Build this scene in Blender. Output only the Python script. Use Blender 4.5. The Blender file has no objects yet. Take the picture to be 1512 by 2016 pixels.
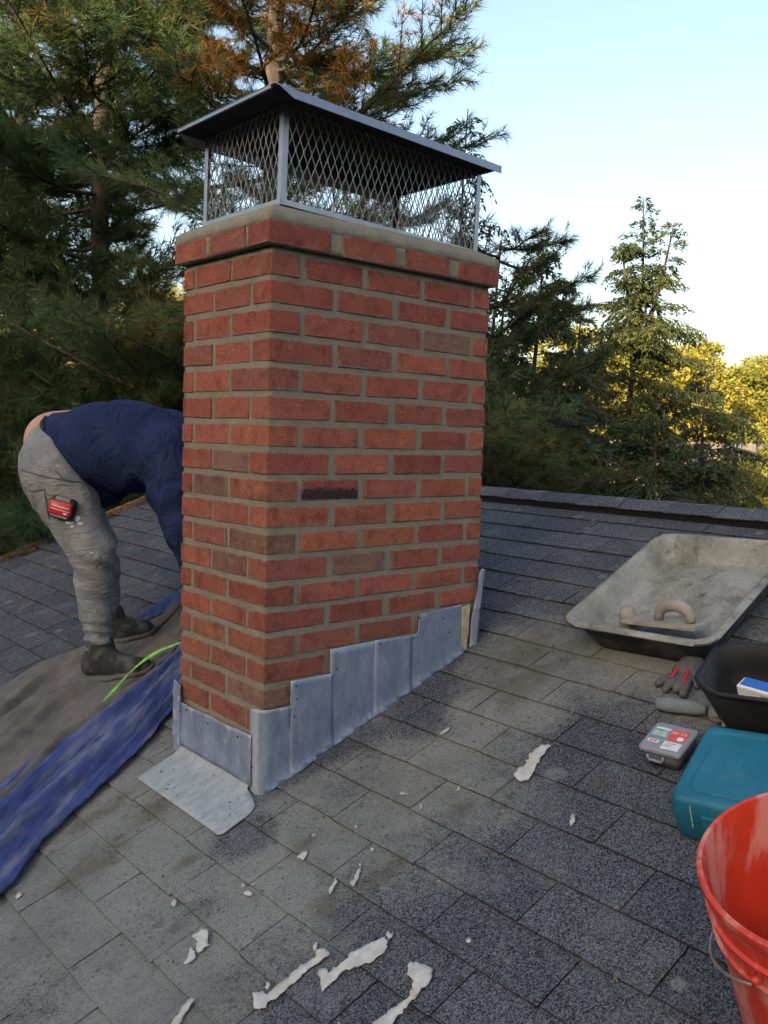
import bpy, bmesh, math, random
import numpy as np
from mathutils import Vector, Matrix
rad = math.radians
SC = bpy.context.scene
COL = SC.collection
random.seed(7)

# ------------------------------------------------------------------ camera
YAW, PITCH, ROLL = 0.8455567523, -0.0864284419, 0.0292008297
CAMP = np.array([-1.2287159, -1.8238303, -0.4503203])
def cam_axes():
    f = np.array([math.cos(PITCH)*math.cos(YAW), math.cos(PITCH)*math.sin(YAW), math.sin(PITCH)])
    r = np.cross(f, [0, 0, 1]); r /= np.linalg.norm(r); u = np.cross(r, f)
    return r*math.cos(ROLL)+u*math.sin(ROLL), -r*math.sin(ROLL)+u*math.cos(ROLL), f
CR, CU, CF = cam_axes()
cam = bpy.data.cameras.new('camera')
cam.sensor_fit = 'VERTICAL'; cam.sensor_height = 24.0
cam.lens = 24.0*1742.124/2016.0
cam.clip_start = 0.05; cam.clip_end = 2000
camo = bpy.data.objects.new('camera', cam); COL.objects.link(camo)
camo.matrix_world = Matrix(((CR[0], CU[0], -CF[0], CAMP[0]), (CR[1], CU[1], -CF[1], CAMP[1]), (CR[2], CU[2], -CF[2], CAMP[2]), (0, 0, 0, 1)))
SC.camera = camo
SC.cycles.max_bounces = 6; SC.cycles.diffuse_bounces = 3; SC.cycles.glossy_bounces = 3; SC.cycles.transmission_bounces = 4

# ------------------------------------------------------------------ sky, sun, exposure
SUN_EL, SUN_AZ = rad(14.0), rad(200.0)      # azimuth of the sun, counter-clockwise from +X
world = bpy.data.worlds.new('World'); SC.world = world; world.use_nodes = True
wn = world.node_tree.nodes; wl = world.node_tree.links
bg = wn['Background']; bg.inputs['Strength'].default_value = 0.15
sky = wn.new('ShaderNodeTexSky'); sky.sky_type = 'NISHITA'; sky.sun_disc = False
sky.sun_elevation = SUN_EL; sky.sun_rotation = math.pi/2 - SUN_AZ
sky.air_density = 1.0; sky.dust_density = 4.2; sky.ozone_density = 0.4
wl.new(sky.outputs['Color'], bg.inputs['Color'])
sl = bpy.data.lights.new('sun', 'SUN'); sl.energy = 5.0; sl.angle = rad(0.5); sl.color = (1.0, 0.84, 0.56)
so = bpy.data.objects.new('sun', sl); COL.objects.link(so)
so.location = (-20, -8, 20)
so.rotation_euler = Vector((math.cos(SUN_AZ)*math.cos(SUN_EL), math.sin(SUN_AZ)*math.cos(SUN_EL), math.sin(SUN_EL))).to_track_quat('Z', 'Y').to_euler()
SC.view_settings.view_transform = 'Standard'; SC.view_settings.look = 'None'
SC.view_settings.exposure = 1.5; SC.view_settings.gamma = 1.0; SC.view_settings.use_curve_mapping = False

# ------------------------------------------------------------------ frames and helpers
Z0, SLOPE = -1.367, 0.37
TH = math.atan(SLOPE); CT, ST = math.cos(TH), math.sin(TH)
RO = np.array([0, 0, Z0]); RU = np.array([CT, 0, ST]); RV = np.array([0, 1.0, 0]); RW = np.array([-ST, 0, CT])
def R3(u, v, w=0.0):
    return RO + u*RU + v*RV + w*RW
def roof_mat(u, v, w=0.0, rot=0.0, tilt=(0, 0)):
    o = R3(u, v, w)
    m = Matrix(((RU[0], 0, RW[0], o[0]), (RU[1], 1, RW[1], o[1]), (RU[2], 0, RW[2], o[2]), (0, 0, 0, 1)))
    return m @ Matrix.Rotation(rot, 4, 'Z') @ Matrix.Rotation(tilt[0], 4, 'X') @ Matrix.Rotation(tilt[1], 4, 'Y')
def project(P):
    d = np.atleast_2d(P) - CAMP
    z = d @ CF
    zz = np.where(np.abs(z) < 1e-4, 1e-4, z)
    return 756+1742.1*(d @ CR)/zz, 1008-1742.1*(d @ CU)/zz, z
def in_view(P, m=0.35):
    x, y, z = project(P)
    return (z > 0.2) & (x > -1512*m) & (x < 1512*(1+m)) & (y > -2016*m) & (y < 2016*(1+m))

def tag(o, label=None, cat=None, group=None, kind=None):
    if label: o['label'] = label
    if cat: o['category'] = cat
    if group: o['group'] = group
    if kind: o['kind'] = kind
    return o
def link(name, me, parent=None, mats=None):
    o = bpy.data.objects.new(name, me); COL.objects.link(o)
    if parent is not None: o.parent = parent
    for m in (mats if isinstance(mats, (list, tuple)) else [mats] if mats else []):
        if m.name not in [x.name for x in me.materials if x]: me.materials.append(m)
    return o
def empty(name, mat=None, loc=None):
    o = bpy.data.objects.new(name, None); COL.objects.link(o); o.empty_display_size = .1
    if mat is not None: o.matrix_world = mat
    if loc is not None: o.location = loc
    return o
class Geo:
    def __init__(s): s.v = []; s.f = []
    def add(s, v, f):
        n = len(s.v); s.v.extend([tuple(float(c) for c in p) for p in v]); s.f.extend([tuple(i+n for i in q) for q in f]); return s
    def box(s, c, d, rz=0, taper=None):
        v = []
        for sz in (-1, 1):
            k = taper if (taper and sz > 0) else 1
            for sx, sy in ((-1, -1), (1, -1), (1, 1), (-1, 1)):
                x, y = sx*d[0]/2*k, sy*d[1]/2*k
                v.append((c[0]+x*math.cos(rz)-y*math.sin(rz), c[1]+x*math.sin(rz)+y*math.cos(rz), c[2]+sz*d[2]/2))
        return s.add(v, [(0, 3, 2, 1), (4, 5, 6, 7), (0, 1, 5, 4), (1, 2, 6, 5), (2, 3, 7, 6), (3, 0, 4, 7)])
    def tube(s, pts, rs, n=6, cap=True, flat=None):
        pts = [np.array(p, float) for p in pts]
        if not hasattr(rs, '__len__'): rs = [rs]*len(pts)
        V = []; prev = None
        for i, p in enumerate(pts):
            t = pts[min(i+1, len(pts)-1)]-pts[max(i-1, 0)]; t = t/(np.linalg.norm(t)+1e-9)
            a = prev if prev is not None else (np.array([0, 0, 1.0]) if abs(t[2]) < .9 else np.array([1.0, 0, 0]))
            b = np.cross(t, a); b /= (np.linalg.norm(b)+1e-9); a = np.cross(b, t); prev = a
            for k in range(n):
                an = 2*math.pi*(k+.5)/n
                V.append(p+rs[i]*(a*math.cos(an)*(flat or 1)+b*math.sin(an)))
        F = []
        for i in range(len(pts)-1):
            for k in range(n):
                F.append((i*n+k, i*n+(k+1) % n, (i+1)*n+(k+1) % n, (i+1)*n+k))
        if cap:
            F.append(tuple(reversed(range(n)))); F.append(tuple(range((len(pts)-1)*n, len(pts)*n)))
        return s.add(V, F)
    def lathe(s, prof, n=32, c=(0, 0, 0), a0=0, a1=2*math.pi):
        V = []; full = abs(a1-a0-2*math.pi) < 1e-6; m = n if full else n+1
        for r, z in prof:
            for k in range(m):
                an = a0+(a1-a0)*k/n; V.append((c[0]+r*math.cos(an), c[1]+r*math.sin(an), c[2]+z))
        F = []
        for i in range(len(prof)-1):
            for k in range(n):
                k2 = (k+1) % m
                F.append((i*m+k, i*m+k2, (i+1)*m+k2, (i+1)*m+k))
        return s.add(V, F)
    def mesh(s, name='m', smooth=False):
        me = bpy.data.meshes.new(name); me.from_pydata(s.v, [], s.f); me.update()
        if smooth: me.polygons.foreach_set('use_smooth', [True]*len(me.polygons))
        return me
    def build(s, name, mat, parent=None, smooth=False, bevel=0, seg=2):
        o = link(name, s.mesh(name, smooth), parent, mat)
        if bevel:
            b = o.modifiers.new('bevel', 'BEVEL'); b.width = bevel; b.segments = seg; b.limit_method = 'ANGLE'; b.angle_limit = rad(30)
            o.data.polygons.foreach_set('use_smooth', [True]*len(o.data.polygons))
            o.modifiers.new('wn', 'WEIGHTED_NORMAL').keep_sharp = True
        return o
def tri_mesh(name, T):
    """T (n,3,3) loose triangles"""
    n = len(T); me = bpy.data.meshes.new(name)
    me.vertices.add(3*n); me.vertices.foreach_set('co', np.ascontiguousarray(T, dtype=np.float32).ravel())
    me.loops.add(3*n); me.loops.foreach_set('vertex_index', np.arange(3*n, dtype=np.int32))
    me.polygons.add(n); me.polygons.foreach_set('loop_start', np.arange(0, 3*n, 3, dtype=np.int32))
    me.update(calc_edges=True); return me
def quad_grid(name, P, mat, parent=None, thick=0.0, closed_u=False, smooth=True):
    """P (a,b,3) grid surface"""
    a, b = P.shape[:2]; V = P.reshape(-1, 3); F = []
    for i in range(a-1+(1 if closed_u else 0)):
        for j in range(b-1):
            i2 = (i+1) % a
            F.append((i*b+j, i2*b+j, i2*b+j+1, i*b+j+1))
    g = Geo().add(V, F); o = g.build(name, mat, parent, smooth)
    if thick:
        m = o.modifiers.new('solid', 'SOLIDIFY'); m.thickness = thick; m.offset = 0
    return o
def rounded_rect(lx, ly, r, n=6, ctr=(0, 0)):
    pts = []
    for cx, cy, a in ((lx/2-r, ly/2-r, 0), (-lx/2+r, ly/2-r, 90), (-lx/2+r, -ly/2+r, 180), (lx/2-r, -ly/2+r, 270)):
        for k in range(n+1):
            t = rad(a+90*k/n); pts.append((ctr[0]+cx+r*math.cos(t), ctr[1]+cy+r*math.sin(t)))
    return pts
def loft(rings, cap0=True, cap1=True):
    g = Geo(); n = len(rings[0]); V = [p for r in rings for p in r]; F = []
    for i in range(len(rings)-1):
        for k in range(n):
            F.append((i*n+k, i*n+(k+1) % n, (i+1)*n+(k+1) % n, (i+1)*n+k))
    if cap0: F.append(tuple(reversed(range(n))))
    if cap1: F.append(tuple(range((len(rings)-1)*n, len(rings)*n)))
    return g.add(V, F)
def sheet(name, poly, fmap, mat, parent=None, step=0.02, thick=0.002, smooth=True, inset=0):
    """thin sheet from a 2-D outline, cut on a grid and laid by fmap(a,b)->point"""
    bm = bmesh.new(); vs = [bm.verts.new((a, b, 0)) for a, b in poly]; bm.faces.new(vs)
    A = [a for a, b in poly]; B = [b for a, b in poly]
    for ax, (lo, hi) in ((0, (min(A), max(A))), (1, (min(B), max(B)))):
        k = lo+step
        while k < hi-step*.3:
            no = (1, 0, 0) if ax == 0 else (0, 1, 0); co = (k, 0, 0) if ax == 0 else (0, k, 0)
            bmesh.ops.bisect_plane(bm, geom=bm.verts[:]+bm.edges[:]+bm.faces[:], plane_co=co, plane_no=no)
            k += step
    bmesh.ops.triangulate(bm, faces=[f for f in bm.faces if len(f.verts) > 4])
    for v in bm.verts: v.co = Vector([float(c) for c in fmap(v.co.x, v.co.y)])
    me = bpy.data.meshes.new(name); bm.to_mesh(me); bm.free()
    me.polygons.foreach_set('use_smooth', [smooth]*len(me.polygons))
    o = link(name, me, parent, mat)
    if thick:
        m = o.modifiers.new('solid', 'SOLIDIFY'); m.thickness = thick; m.offset = 0
    return o
def wob(x, y, s=1.0, seed=0):
    return (math.sin(x*7.1*s+1.3+seed)*math.sin(y*5.3*s+.7+seed*1.7)+.5*math.sin(x*17.3*s+y*9.1*s+seed*2.1)+.5*math.sin(y*21.7*s-x*6.3*s+seed*.7))/2

# ---- implicit surfaces (smooth union, surface nets) for soft bodies
def sdf_caps(X, chain, k=0.03, f=None):
    for i in range(len(chain)-1 if len(chain) > 1 else 1):
        a = np.array(chain[i]); b = np.array(chain[i+1] if len(chain) > 1 else chain[i])
        pa = X-a[:3]; ba = b[:3]-a[:3]; L = ba @ ba
        t = np.clip((pa @ ba)/(L+1e-12), 0, 1)
        d = np.linalg.norm(pa-t[..., None]*ba, axis=-1)-(a[3]+(b[3]-a[3])*t)
        f = d if f is None else smin(f, d, k)
    return f
def smin(a, b, k):
    h = np.clip(.5+.5*(b-a)/k, 0, 1)
    return b*(1-h)+a*h-k*h*(1-h)
def surface_nets(fn, lo, hi, h):
    lo = np.array(lo, float); hi = np.array(hi, float)
    n = np.ceil((hi-lo)/h).astype(int)+1
    ax = [lo[i]+h*np.arange(n[i]) for i in range(3)]
    X = np.stack(np.meshgrid(*ax, indexing='ij'), -1)
    f = fn(X); ins = f < 0
    acc = np.zeros(tuple(n-1)+(3,)); cnt = np.zeros(tuple(n-1))
    cr = [(0, 0, 0), (1, 0, 0), (0, 1, 0), (1, 1, 0), (0, 0, 1), (1, 0, 1), (0, 1, 1), (1, 1, 1)]
    def C(a, o): return a[o[0]:n[0]-1+o[0], o[1]:n[1]-1+o[1], o[2]:n[2]-1+o[2]]
    for i in range(8):
        for j in range(i+1, 8):
            d = np.array(cr[j])-np.array(cr[i])
            if np.abs(d).sum() != 1 or d.min() < 0: continue
            fa, fb = C(f, cr[i]), C(f, cr[j]); m = (fa < 0) != (fb < 0)
            t = np.where(m, fa/np.where(m, fa-fb, 1), 0)
            acc += m[..., None]*(np.array(cr[i])+t[..., None]*d); cnt += m
    act = cnt > 0; idx = -np.ones(act.shape, int); idx[act] = np.arange(act.sum())
    ii = np.argwhere(act); V = lo+h*(ii+acc[act]/cnt[act][:, None]); F = []
    for a in range(3):
        b, c = (a+1) % 3, (a+2) % 3
        s0 = [slice(None)]*3; s1 = [slice(None)]*3; s0[a] = slice(0, -1); s1[a] = slice(1, None)
        m = ins[tuple(s0)] != ins[tuple(s1)]
        for p in np.argwhere(m):
            if p[b] < 1 or p[c] < 1 or p[b] >= n[b]-1 or p[c] >= n[c]-1: continue
            q = []
            for db, dc in ((-1, -1), (0, -1), (0, 0), (-1, 0)):
                k = p.copy(); k[b] += db; k[c] += dc; q.append(idx[tuple(k)])
            F.append(tuple(q) if ins[tuple(p)] else tuple(reversed(q)))
    return V, F
def blob(name, fn, lo, hi, h, mat, parent):
    V, F = surface_nets(fn, lo, hi, h)
    return Geo().add(V, F).build(name, mat, parent, smooth=True)

# ------------------------------------------------------------------ materials
class NT:
    def __init__(s, name, rough=.8, spec=.3, metal=0.0):
        s.m = bpy.data.materials.new(name); s.m.use_nodes = True; s.t = s.m.node_tree; s.n = s.t.nodes; s.l = s.t.links
        s.b = s.n['Principled BSDF']; s.b.inputs['Roughness'].default_value = rough
        s.b.inputs['Specular IOR Level'].default_value = spec; s.b.inputs['Metallic'].default_value = metal
        s.g = s.n.new('ShaderNodeNewGeometry'); s.tc = s.n.new('ShaderNodeTexCoord'); s.oi = s.n.new('ShaderNodeObjectInfo')
    def put(s, sock, v):
        if hasattr(v, 'is_linked') or isinstance(v, bpy.types.NodeSocket): s.l.new(v, sock)
        else:
            if isinstance(v, (tuple, list)) and len(v) == 3 and len(sock.default_value) == 4: v = (*v, 1)
            sock.default_value = v
    def noise(s, scale, detail=3, rough=.55, vec=None, dist=0):
        n = s.n.new('ShaderNodeTexNoise'); n.inputs['Scale'].default_value = scale; n.inputs['Detail'].default_value = detail
        n.inputs['Roughness'].default_value = rough; n.inputs['Distortion'].default_value = dist
        s.l.new(vec or s.g.outputs['Position'], n.inputs['Vector']); return n.outputs['Fac']
    def voro(s, scale, vec=None, feat='F1', out='Distance', rnd=1):
        n = s.n.new('ShaderNodeTexVoronoi'); n.feature = feat; n.inputs['Scale'].default_value = scale; n.inputs['Randomness'].default_value = rnd
        s.l.new(vec or s.g.outputs['Position'], n.inputs['Vector']); return n.outputs[out]
    def ramp(s, v, a, b, c0=0.0, c1=1.0):
        n = s.n.new('ShaderNodeMapRange'); n.clamp = True; s.put(n.inputs[0], v)
        for i, k in enumerate((a, b, c0, c1)): n.inputs[1+i].default_value = k
        return n.outputs[0]
    def smooth(s, v, a, b):
        n = s.n.new('ShaderNodeMapRange'); n.interpolation_type = 'SMOOTHSTEP'; s.put(n.inputs[0], v)
        for i, k in enumerate((a, b, 0, 1)): n.inputs[1+i].default_value = k
        return n.outputs[0]
    def math(s, op, a, b=0.0, c=0.0):
        n = s.n.new('ShaderNodeMath'); n.operation = op
        for i, k in enumerate((a, b, c)): s.put(n.inputs[i], k)
        return n.outputs[0]
    def mix(s, f, a, b, mode='MIX'):
        n = s.n.new('ShaderNodeMix'); n.data_type = 'RGBA'; n.blend_type = mode
        s.put(n.inputs[0], f); s.put(n.inputs[6], a); s.put(n.inputs[7], b); return n.outputs[2]
    def map(s, scale=(1, 1, 1), rot=(0, 0, 0), vec=None):
        n = s.n.new('ShaderNodeMapping'); n.inputs['Scale'].default_value = scale; n.inputs['Rotation'].default_value = rot
        s.l.new(vec or s.g.outputs['Position'], n.inputs['Vector']); return n.outputs[0]
    def col(s, v): s.put(s.b.inputs['Base Color'], v); return s
    def rgh(s, v): s.put(s.b.inputs['Roughness'], v); return s
    def bump(s, h, d=.002, st=1.0):
        n = s.n.new('ShaderNodeBump'); n.inputs['Distance'].default_value = d; n.inputs['Strength'].default_value = st
        s.put(n.inputs['Height'], h); s.l.new(n.outputs[0], s.b.inputs['Normal']); return s
    def translucent(s, colr, f=.3):
        tr = s.n.new('ShaderNodeBsdfTranslucent'); s.put(tr.inputs[0], colr)
        mx = s.n.new('ShaderNodeMixShader'); mx.inputs[0].default_value = f
        out = s.n['Material Output']; s.l.new(s.b.outputs[0], mx.inputs[1]); s.l.new(tr.outputs[0], mx.inputs[2]); s.l.new(mx.outputs[0], out.inputs[0]); return s
def plain(name, c, rough=.6, spec=.4, metal=0, var=.12, scale=30, bump=0.0, dirt=None, dirtamt=.5):
    k = NT(name, rough, spec, metal)
    c2 = tuple(x*(1-var*1.6) for x in c); c3 = tuple(min(1, x*(1+var)) for x in c)
    cc = k.mix(k.ramp(k.noise(scale, 4), .3, .7), c2, c3)
    if dirt: cc = k.mix(k.math('MULTIPLY', k.smooth(k.noise(scale*.4, 5, .65), .45, .68), dirtamt), cc, dirt)
    k.col(cc)
    if bump: k.bump(k.noise(scale*6, 4), bump)
    return k.m

def uv_ellipse(k, sepx, sepy, u, v, ru, rv):
    a = k.math('DIVIDE', k.math('SUBTRACT', sepx, u), ru); b = k.math('DIVIDE', k.math('SUBTRACT', sepy, v), rv)
    return k.math('SUBTRACT', 1.0, k.math('SQRT', k.math('ADD', k.math('MULTIPLY', a, a), k.math('MULTIPLY', b, b))))
def maxall(k, L):
    r = L[0]
    for x in L[1:]: r = k.math('MAXIMUM', r, x)
    return r
def shingle_material(name, island, edge=False):
    k = NT(name, .92, .15)
    sp = k.n.new('ShaderNodeSeparateXYZ'); k.l.new(k.g.outputs['Position'], sp.inputs[0])
    u = k.math('MULTIPLY', sp.outputs[0], 1/CT); v = sp.outputs[1]
    rnd = k.g.outputs['Random Per Island'] if island else k.oi.outputs['Random']
    gr = k.noise(290, 2, .75); gr2 = k.voro(400, out='Color')
    sv = k.n.new('ShaderNodeSeparateColor'); k.l.new(gr2, sv.inputs[0])
    g = k.math('ADD', k.math('MULTIPLY', gr, .6), k.math('MULTIPLY', sv.outputs[0], .4))
    base = k.mix(k.ramp(g, .34, .74), (.016, .0175, .023), (.176, .190, .226))
    base = k.mix(k.math('MULTIPLY', k.smooth(g, .70, .86), .7), base, (.36, .38, .42))
    tint = k.mix(rnd, (.82, .83, .86), (1.16, 1.15, 1.13))
    base = k.mix(1.0, base, tint, 'MULTIPLY')
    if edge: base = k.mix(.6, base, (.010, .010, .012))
    # weathering streaks and blotches
    base = k.mix(k.math('MULTIPLY', k.smooth(k.noise(6, 5, .6), .5, .75), .45), base, (.17, .185, .2))
    # mortar dust, thickest where the mixing and pointing was done
    big = k.math('MULTIPLY', k.math('SUBTRACT', k.noise(5.5, 6, .62), .5), 1.5)
    fine = k.math('MULTIPLY', k.math('SUBTRACT', k.noise(45, 5, .7), .5), .9)
    E = [(-.06, -.25, .42, .40), (.25, -.36, .40, .26), (.62, -.33, .34, .20), (.85, -.2, .30, .20), (-.42, .12, .56, .60), (-.2, .30, .34, .44), (-.5, -.30, .36, .32), (-.1, .9, .5, .5), (.95, -.55, .3, .5)]
    d = maxall(k, [uv_ellipse(k, u, v, *e) for e in E])
    d = k.math('ADD', d, k.math('ADD', big, fine))
    dm = k.math('MULTIPLY', k.smooth(d, -.28, .72), .72 if edge else .95)
    # clean strip beside the flashing
    cl = maxall(k, [uv_ellipse(k, u, v, .35, .0, .5, .10), uv_ellipse(k, u, v, -.12, -.10, .12, .10)])
    dm = k.math('MULTIPLY', dm, k.math('SUBTRACT', 1.0, k.math('MULTIPLY', k.smooth(k.math('ADD', cl, k.math('MULTIPLY', big, .5)), .05, .5), .75)))
    # sparse dusty patches elsewhere
    sp2 = k.math('MULTIPLY', k.smooth(k.math('ADD', k.noise(9, 4, .55), k.math('MULTIPLY', fine, .12)), .60, .72), .42)
    dm = k.math('MAXIMUM', dm, sp2)
    vd = k.n.new('ShaderNodeTexVoronoi'); vd.inputs['Scale'].default_value = 10; k.l.new(k.g.outputs['Position'], vd.inputs['Vector'])
    vs = k.n.new('ShaderNodeSeparateColor'); k.l.new(vd.outputs['Color'], vs.inputs[0])
    spl = k.math('SUBTRACT', k.math('MULTIPLY', k.math('MULTIPLY', vs.outputs[0], vs.outputs[1]), .34), k.math('ADD', vd.outputs['Distance'], k.math('MULTIPLY', fine, .12)))
    dm = k.math('MAXIMUM', dm, k.math('MULTIPLY', k.smooth(spl, -.04, .06), .6))
    gd = k.math('SUBTRACT', g, .52)
    dm = k.smooth(k.math('ADD', dm, k.math('MULTIPLY', gd, .60)), .02, 1.0)
    dust = k.mix(k.noise(14, 4), (.200, .209, .199), (.268, .283, .278))
    dust = k.mix(k.math('MULTIPLY', k.smooth(k.noise(3.2, 6, .7), .42, .66), .55), dust, (.130, .136, .135))
    dust = k.mix(k.math('MULTIPLY', k.smooth(k.noise(38, 6, .8), .52, .70), .5), dust, (.11, .108, .098))
    dust = k.mix(k.ramp(g, .34, .5, .42, 0), dust, (.07, .072, .075))
    c = k.mix(dm, base, dust)
    # damp olive-brown mortar smears
    S = [(-.177, .22, .12, .07), (.85, -.19, .17, .12), (.69, -.29, .18, .08), (-.41, .16, .12, .08), (.45, -.715, .04, .03), (.23, -.50, .05, .035), (-.02, -.49, .06, .035), (-.16, -.45, .04, .05), (-.06, -.256, .05, .03), (-.38, -.21, .03, .02), (.5, -.4, .03, .02), (-.25, -.05, .05, .03), (-.30, .36, .12, .05)]
    sm = maxall(k, [uv_ellipse(k, u, v, *e) for e in S])
    sm = k.math('ADD', sm, k.math('ADD', k.math('MULTIPLY', k.math('SUBTRACT', k.noise(16, 6, .7), .5), 2.6), k.math('MULTIPLY', fine, 1.3)))
    c = k.mix(k.math('MULTIPLY', k.smooth(k.math('ADD', sm, k.math('MULTIPLY', gd, 1.5)), .10, .70), .70), c, (.105, .098, .074))
    v3 = k.math('SUBTRACT', k.voro(17), k.math('MULTIPLY', k.noise(3.1, 3), .40))
    c = k.mix(k.math('MULTIPLY', k.smooth(k.math('ADD', v3, k.math('MULTIPLY', fine, .10)), -.03, -.13), .5), c, (.06, .058, .052))
    # small dark crumbs and pits
    sd = k.math('SUBTRACT', k.voro(55), k.math('MULTIPLY', k.noise(11, 3), .42))
    c = k.mix(k.math('MULTIPLY', k.smooth(sd, -.02, -.10), .5), c, (.06, .06, .058))
    k.col(c); k.bump(k.math('ADD', g, k.math('ADD', k.math('MULTIPLY', dm, .2), k.math('MULTIPLY', k.noise(30, 4), .5))), .0035, 1.0)
    return k.m
M = {}
M['shingle'] = shingle_material('shingle', False)
M['shingle_far'] = shingle_material('shingle_far', True)
M['shingle_edge'] = shingle_material('shingle_edge', False, True)

def brick_material(burnt=False, corner=False):
    k = NT('burnt_brick' if burnt else 'corner_brick' if corner else 'brick', .9, .2)
    c = k.oi.outputs['Color']
    n1 = k.noise(20, 6, .7); n2 = k.noise(150, 4, .75); n3 = k.noise(55, 5, .7)
    c = k.mix(k.math('MULTIPLY', k.smooth(n1, .46, .70), .85), c, k.mix(1.0, c, (.55, .46, .50), 'MULTIPLY'))
    c = k.mix(k.math('MULTIPLY', k.smooth(k.noise(13, 5, .65, vec=k.map((1, 1, 1.6))), .50, .68), .8), c, k.mix(1.0, c, (1.25, 1.35, 1.15), 'MULTIPLY'))
    c = k.mix(k.ramp(n2, .40, .66, .55, 0), c, k.mix(1.0, c, (.42, .36, .38), 'MULTIPLY'))
    c = k.mix(k.ramp(n3, .56, .74, 0, .35), c, k.mix(1.0, c, (1.35, 1.5, 1.5), 'MULTIPLY'))
    sp = k.n.new('ShaderNodeSeparateXYZ'); k.l.new(k.tc.outputs['Generated'], sp.inputs[0]); gz = sp.outputs[2]
    if burnt:
        bm_ = k.smooth(k.math('ADD', gz, k.math('MULTIPLY', k.math('SUBTRACT', n3, .5), 1.1)), .62, .42)
        c = k.mix(k.math('MULTIPLY', bm_, .92), c, (.022, .018, .022))
    # mortar smeared over the arrises and lime bloom
    nm = k.n.new('ShaderNodeSeparateXYZ'); k.l.new(k.tc.outputs['Normal'], nm.inputs[0])
    ed = lambda v: k.math('MINIMUM', v, k.math('SUBTRACT', 1.0, v))
    fx = k.math('GREATER_THAN', k.math('ABSOLUTE', nm.outputs[1]), .6)
    el = k.math('ADD', k.math('MULTIPLY', fx, ed(sp.outputs[0])), k.math('MULTIPLY', k.math('SUBTRACT', 1.0, fx), ed(sp.outputs[1])))
    e = k.math('MULTIPLY', ed(gz), .054) if corner else k.math('MINIMUM', k.math('MULTIPLY', ed(gz), .054), k.math('MULTIPLY', el, .18))
    e = k.math('ADD', e, k.math('ADD', k.math('MULTIPLY', k.math('SUBTRACT', n3, .5), .020), k.math('MULTIPLY', k.math('SUBTRACT', k.noise(24, 3), .5), .020)))
    c = k.mix(k.math('MULTIPLY', k.smooth(e, .0055, -.0005), .85), c, k.mix(n3, (.18, .152, .120), (.26, .225, .18)))
    lb = k.math('MULTIPLY', k.smooth(k.noise(80, 6, .78), .57, .72), k.ramp(k.noise(5, 3), .40, .62))
    c = k.mix(k.math('MULTIPLY', lb, .5), c, (.46, .36, .32))
    k.col(c)
    h = k.math('ADD', n2, k.math('ADD', k.math('MULTIPLY', n3, 1.2), k.noise(400, 2)))
    k.bump(h, .0040, 1.0); return k.m
M['brick_burnt'] = brick_material(True); M['brick_corner'] = brick_material(False, True)
M['brick'] = brick_material()
def mortar_material(name, c1, c2, dk):
    k = NT(name, .95, .12)
    c = k.mix(k.ramp(k.noise(16, 5, .65), .3, .7), c1, c2)
    c = k.mix(k.math('MULTIPLY', k.smooth(k.noise(160, 3, .6), .55, .75), .5), c, dk)
    k.col(c); k.bump(k.math('ADD', k.noise(220, 3, .7), k.math('MULTIPLY', k.noise(40, 4), 1.2)), .003, .9); return k.m
M['mortar'] = mortar_material('mortar', (.180, .162, .128), (.238, .218, .174), (.115, .102, .082))
M['crown'] = mortar_material('mortar_crown', (.195, .186, .155), (.258, .248, .212), (.138, .128, .105))
def lead_material():
    k = NT('lead', .55, .4, .15)
    st = k.noise(11, 6, .68, vec=k.map((1.6, 1.6, .8))); st2 = k.noise(28, 6, .72, vec=k.map((2.2, 2.2, .5)))
    c = k.mix(k.ramp(st, .3, .72), (.120, .155, .238), (.242, .29, .395))
    c = k.mix(k.math('MULTIPLY', k.smooth(st2, .53, .72), .5), c, (.40, .43, .48))
    c = k.mix(k.math('MULTIPLY', k.smooth(k.noise(6, 4, .6), .55, .75), .35), c, (.33, .34, .34))
    sp = k.n.new('ShaderNodeSeparateXYZ'); k.l.new(k.tc.outputs['Generated'], sp.inputs[0])
    e = k.math('MINIMUM', k.math('MINIMUM', sp.outputs[0], k.math('SUBTRACT', 1.0, sp.outputs[0])), k.math('SUBTRACT', 1.0, sp.outputs[2]))
    e = k.math('ADD', e, k.math('MULTIPLY', k.math('SUBTRACT', k.noise(60, 4, .7), .5), .07))
    c = k.mix(k.math('MULTIPLY', k.smooth(e, .030, .0), .42), c, (.48, .49, .49))
    k.col(c); k.rgh(k.ramp(st, .3, .7, .62, .45)); k.bump(k.math('ADD', k.noise(12, 4, .6), k.math('MULTIPLY', k.noise(90, 3), .25)), .006, .5); return k.m
M['lead'] = lead_material()
def apron_material():
    k = NT('lead_dusty', .7, .3, .1)
    st = k.noise(16, 6, .7, vec=k.map((1.2, 3, 1.2)))
    c = k.mix(k.ramp(st, .3, .7), (.22, .255, .295), (.36, .395, .42))
    c = k.mix(k.smooth(k.math('ADD', k.noise(120, 4, .75), k.math('MULTIPLY', k.noise(7, 3), .35)), .79, .86), c, (.07, .075, .085))
    k.col(c); k.bump(k.noise(120, 4), .002, .5); return k.m
M['apron'] = apron_material()
M['tan_sealant'] = plain('tan_sealant', (.40, .31, .20), .8, .2, scale=60, bump=.003, dirt=(.55, .52, .45))
def steel_material():
    k = NT('stainless', .38, .5, .9)
    br = k.noise(30, 4, .6, vec=k.map((1, 1, 1)))
    k.col(k.mix(br, (.27, .275, .295), (.42, .43, .45))); k.rgh(k.ramp(k.noise(12, 4), .3, .7, .28, .48)); k.bump(k.noise(9, 3), .003, .4); return k.m
M['steel'] = steel_material()
M['steel_mesh'] = plain('mesh_steel', (.30, .29, .28), .5, .5, .55, var=.25, scale=60)

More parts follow.
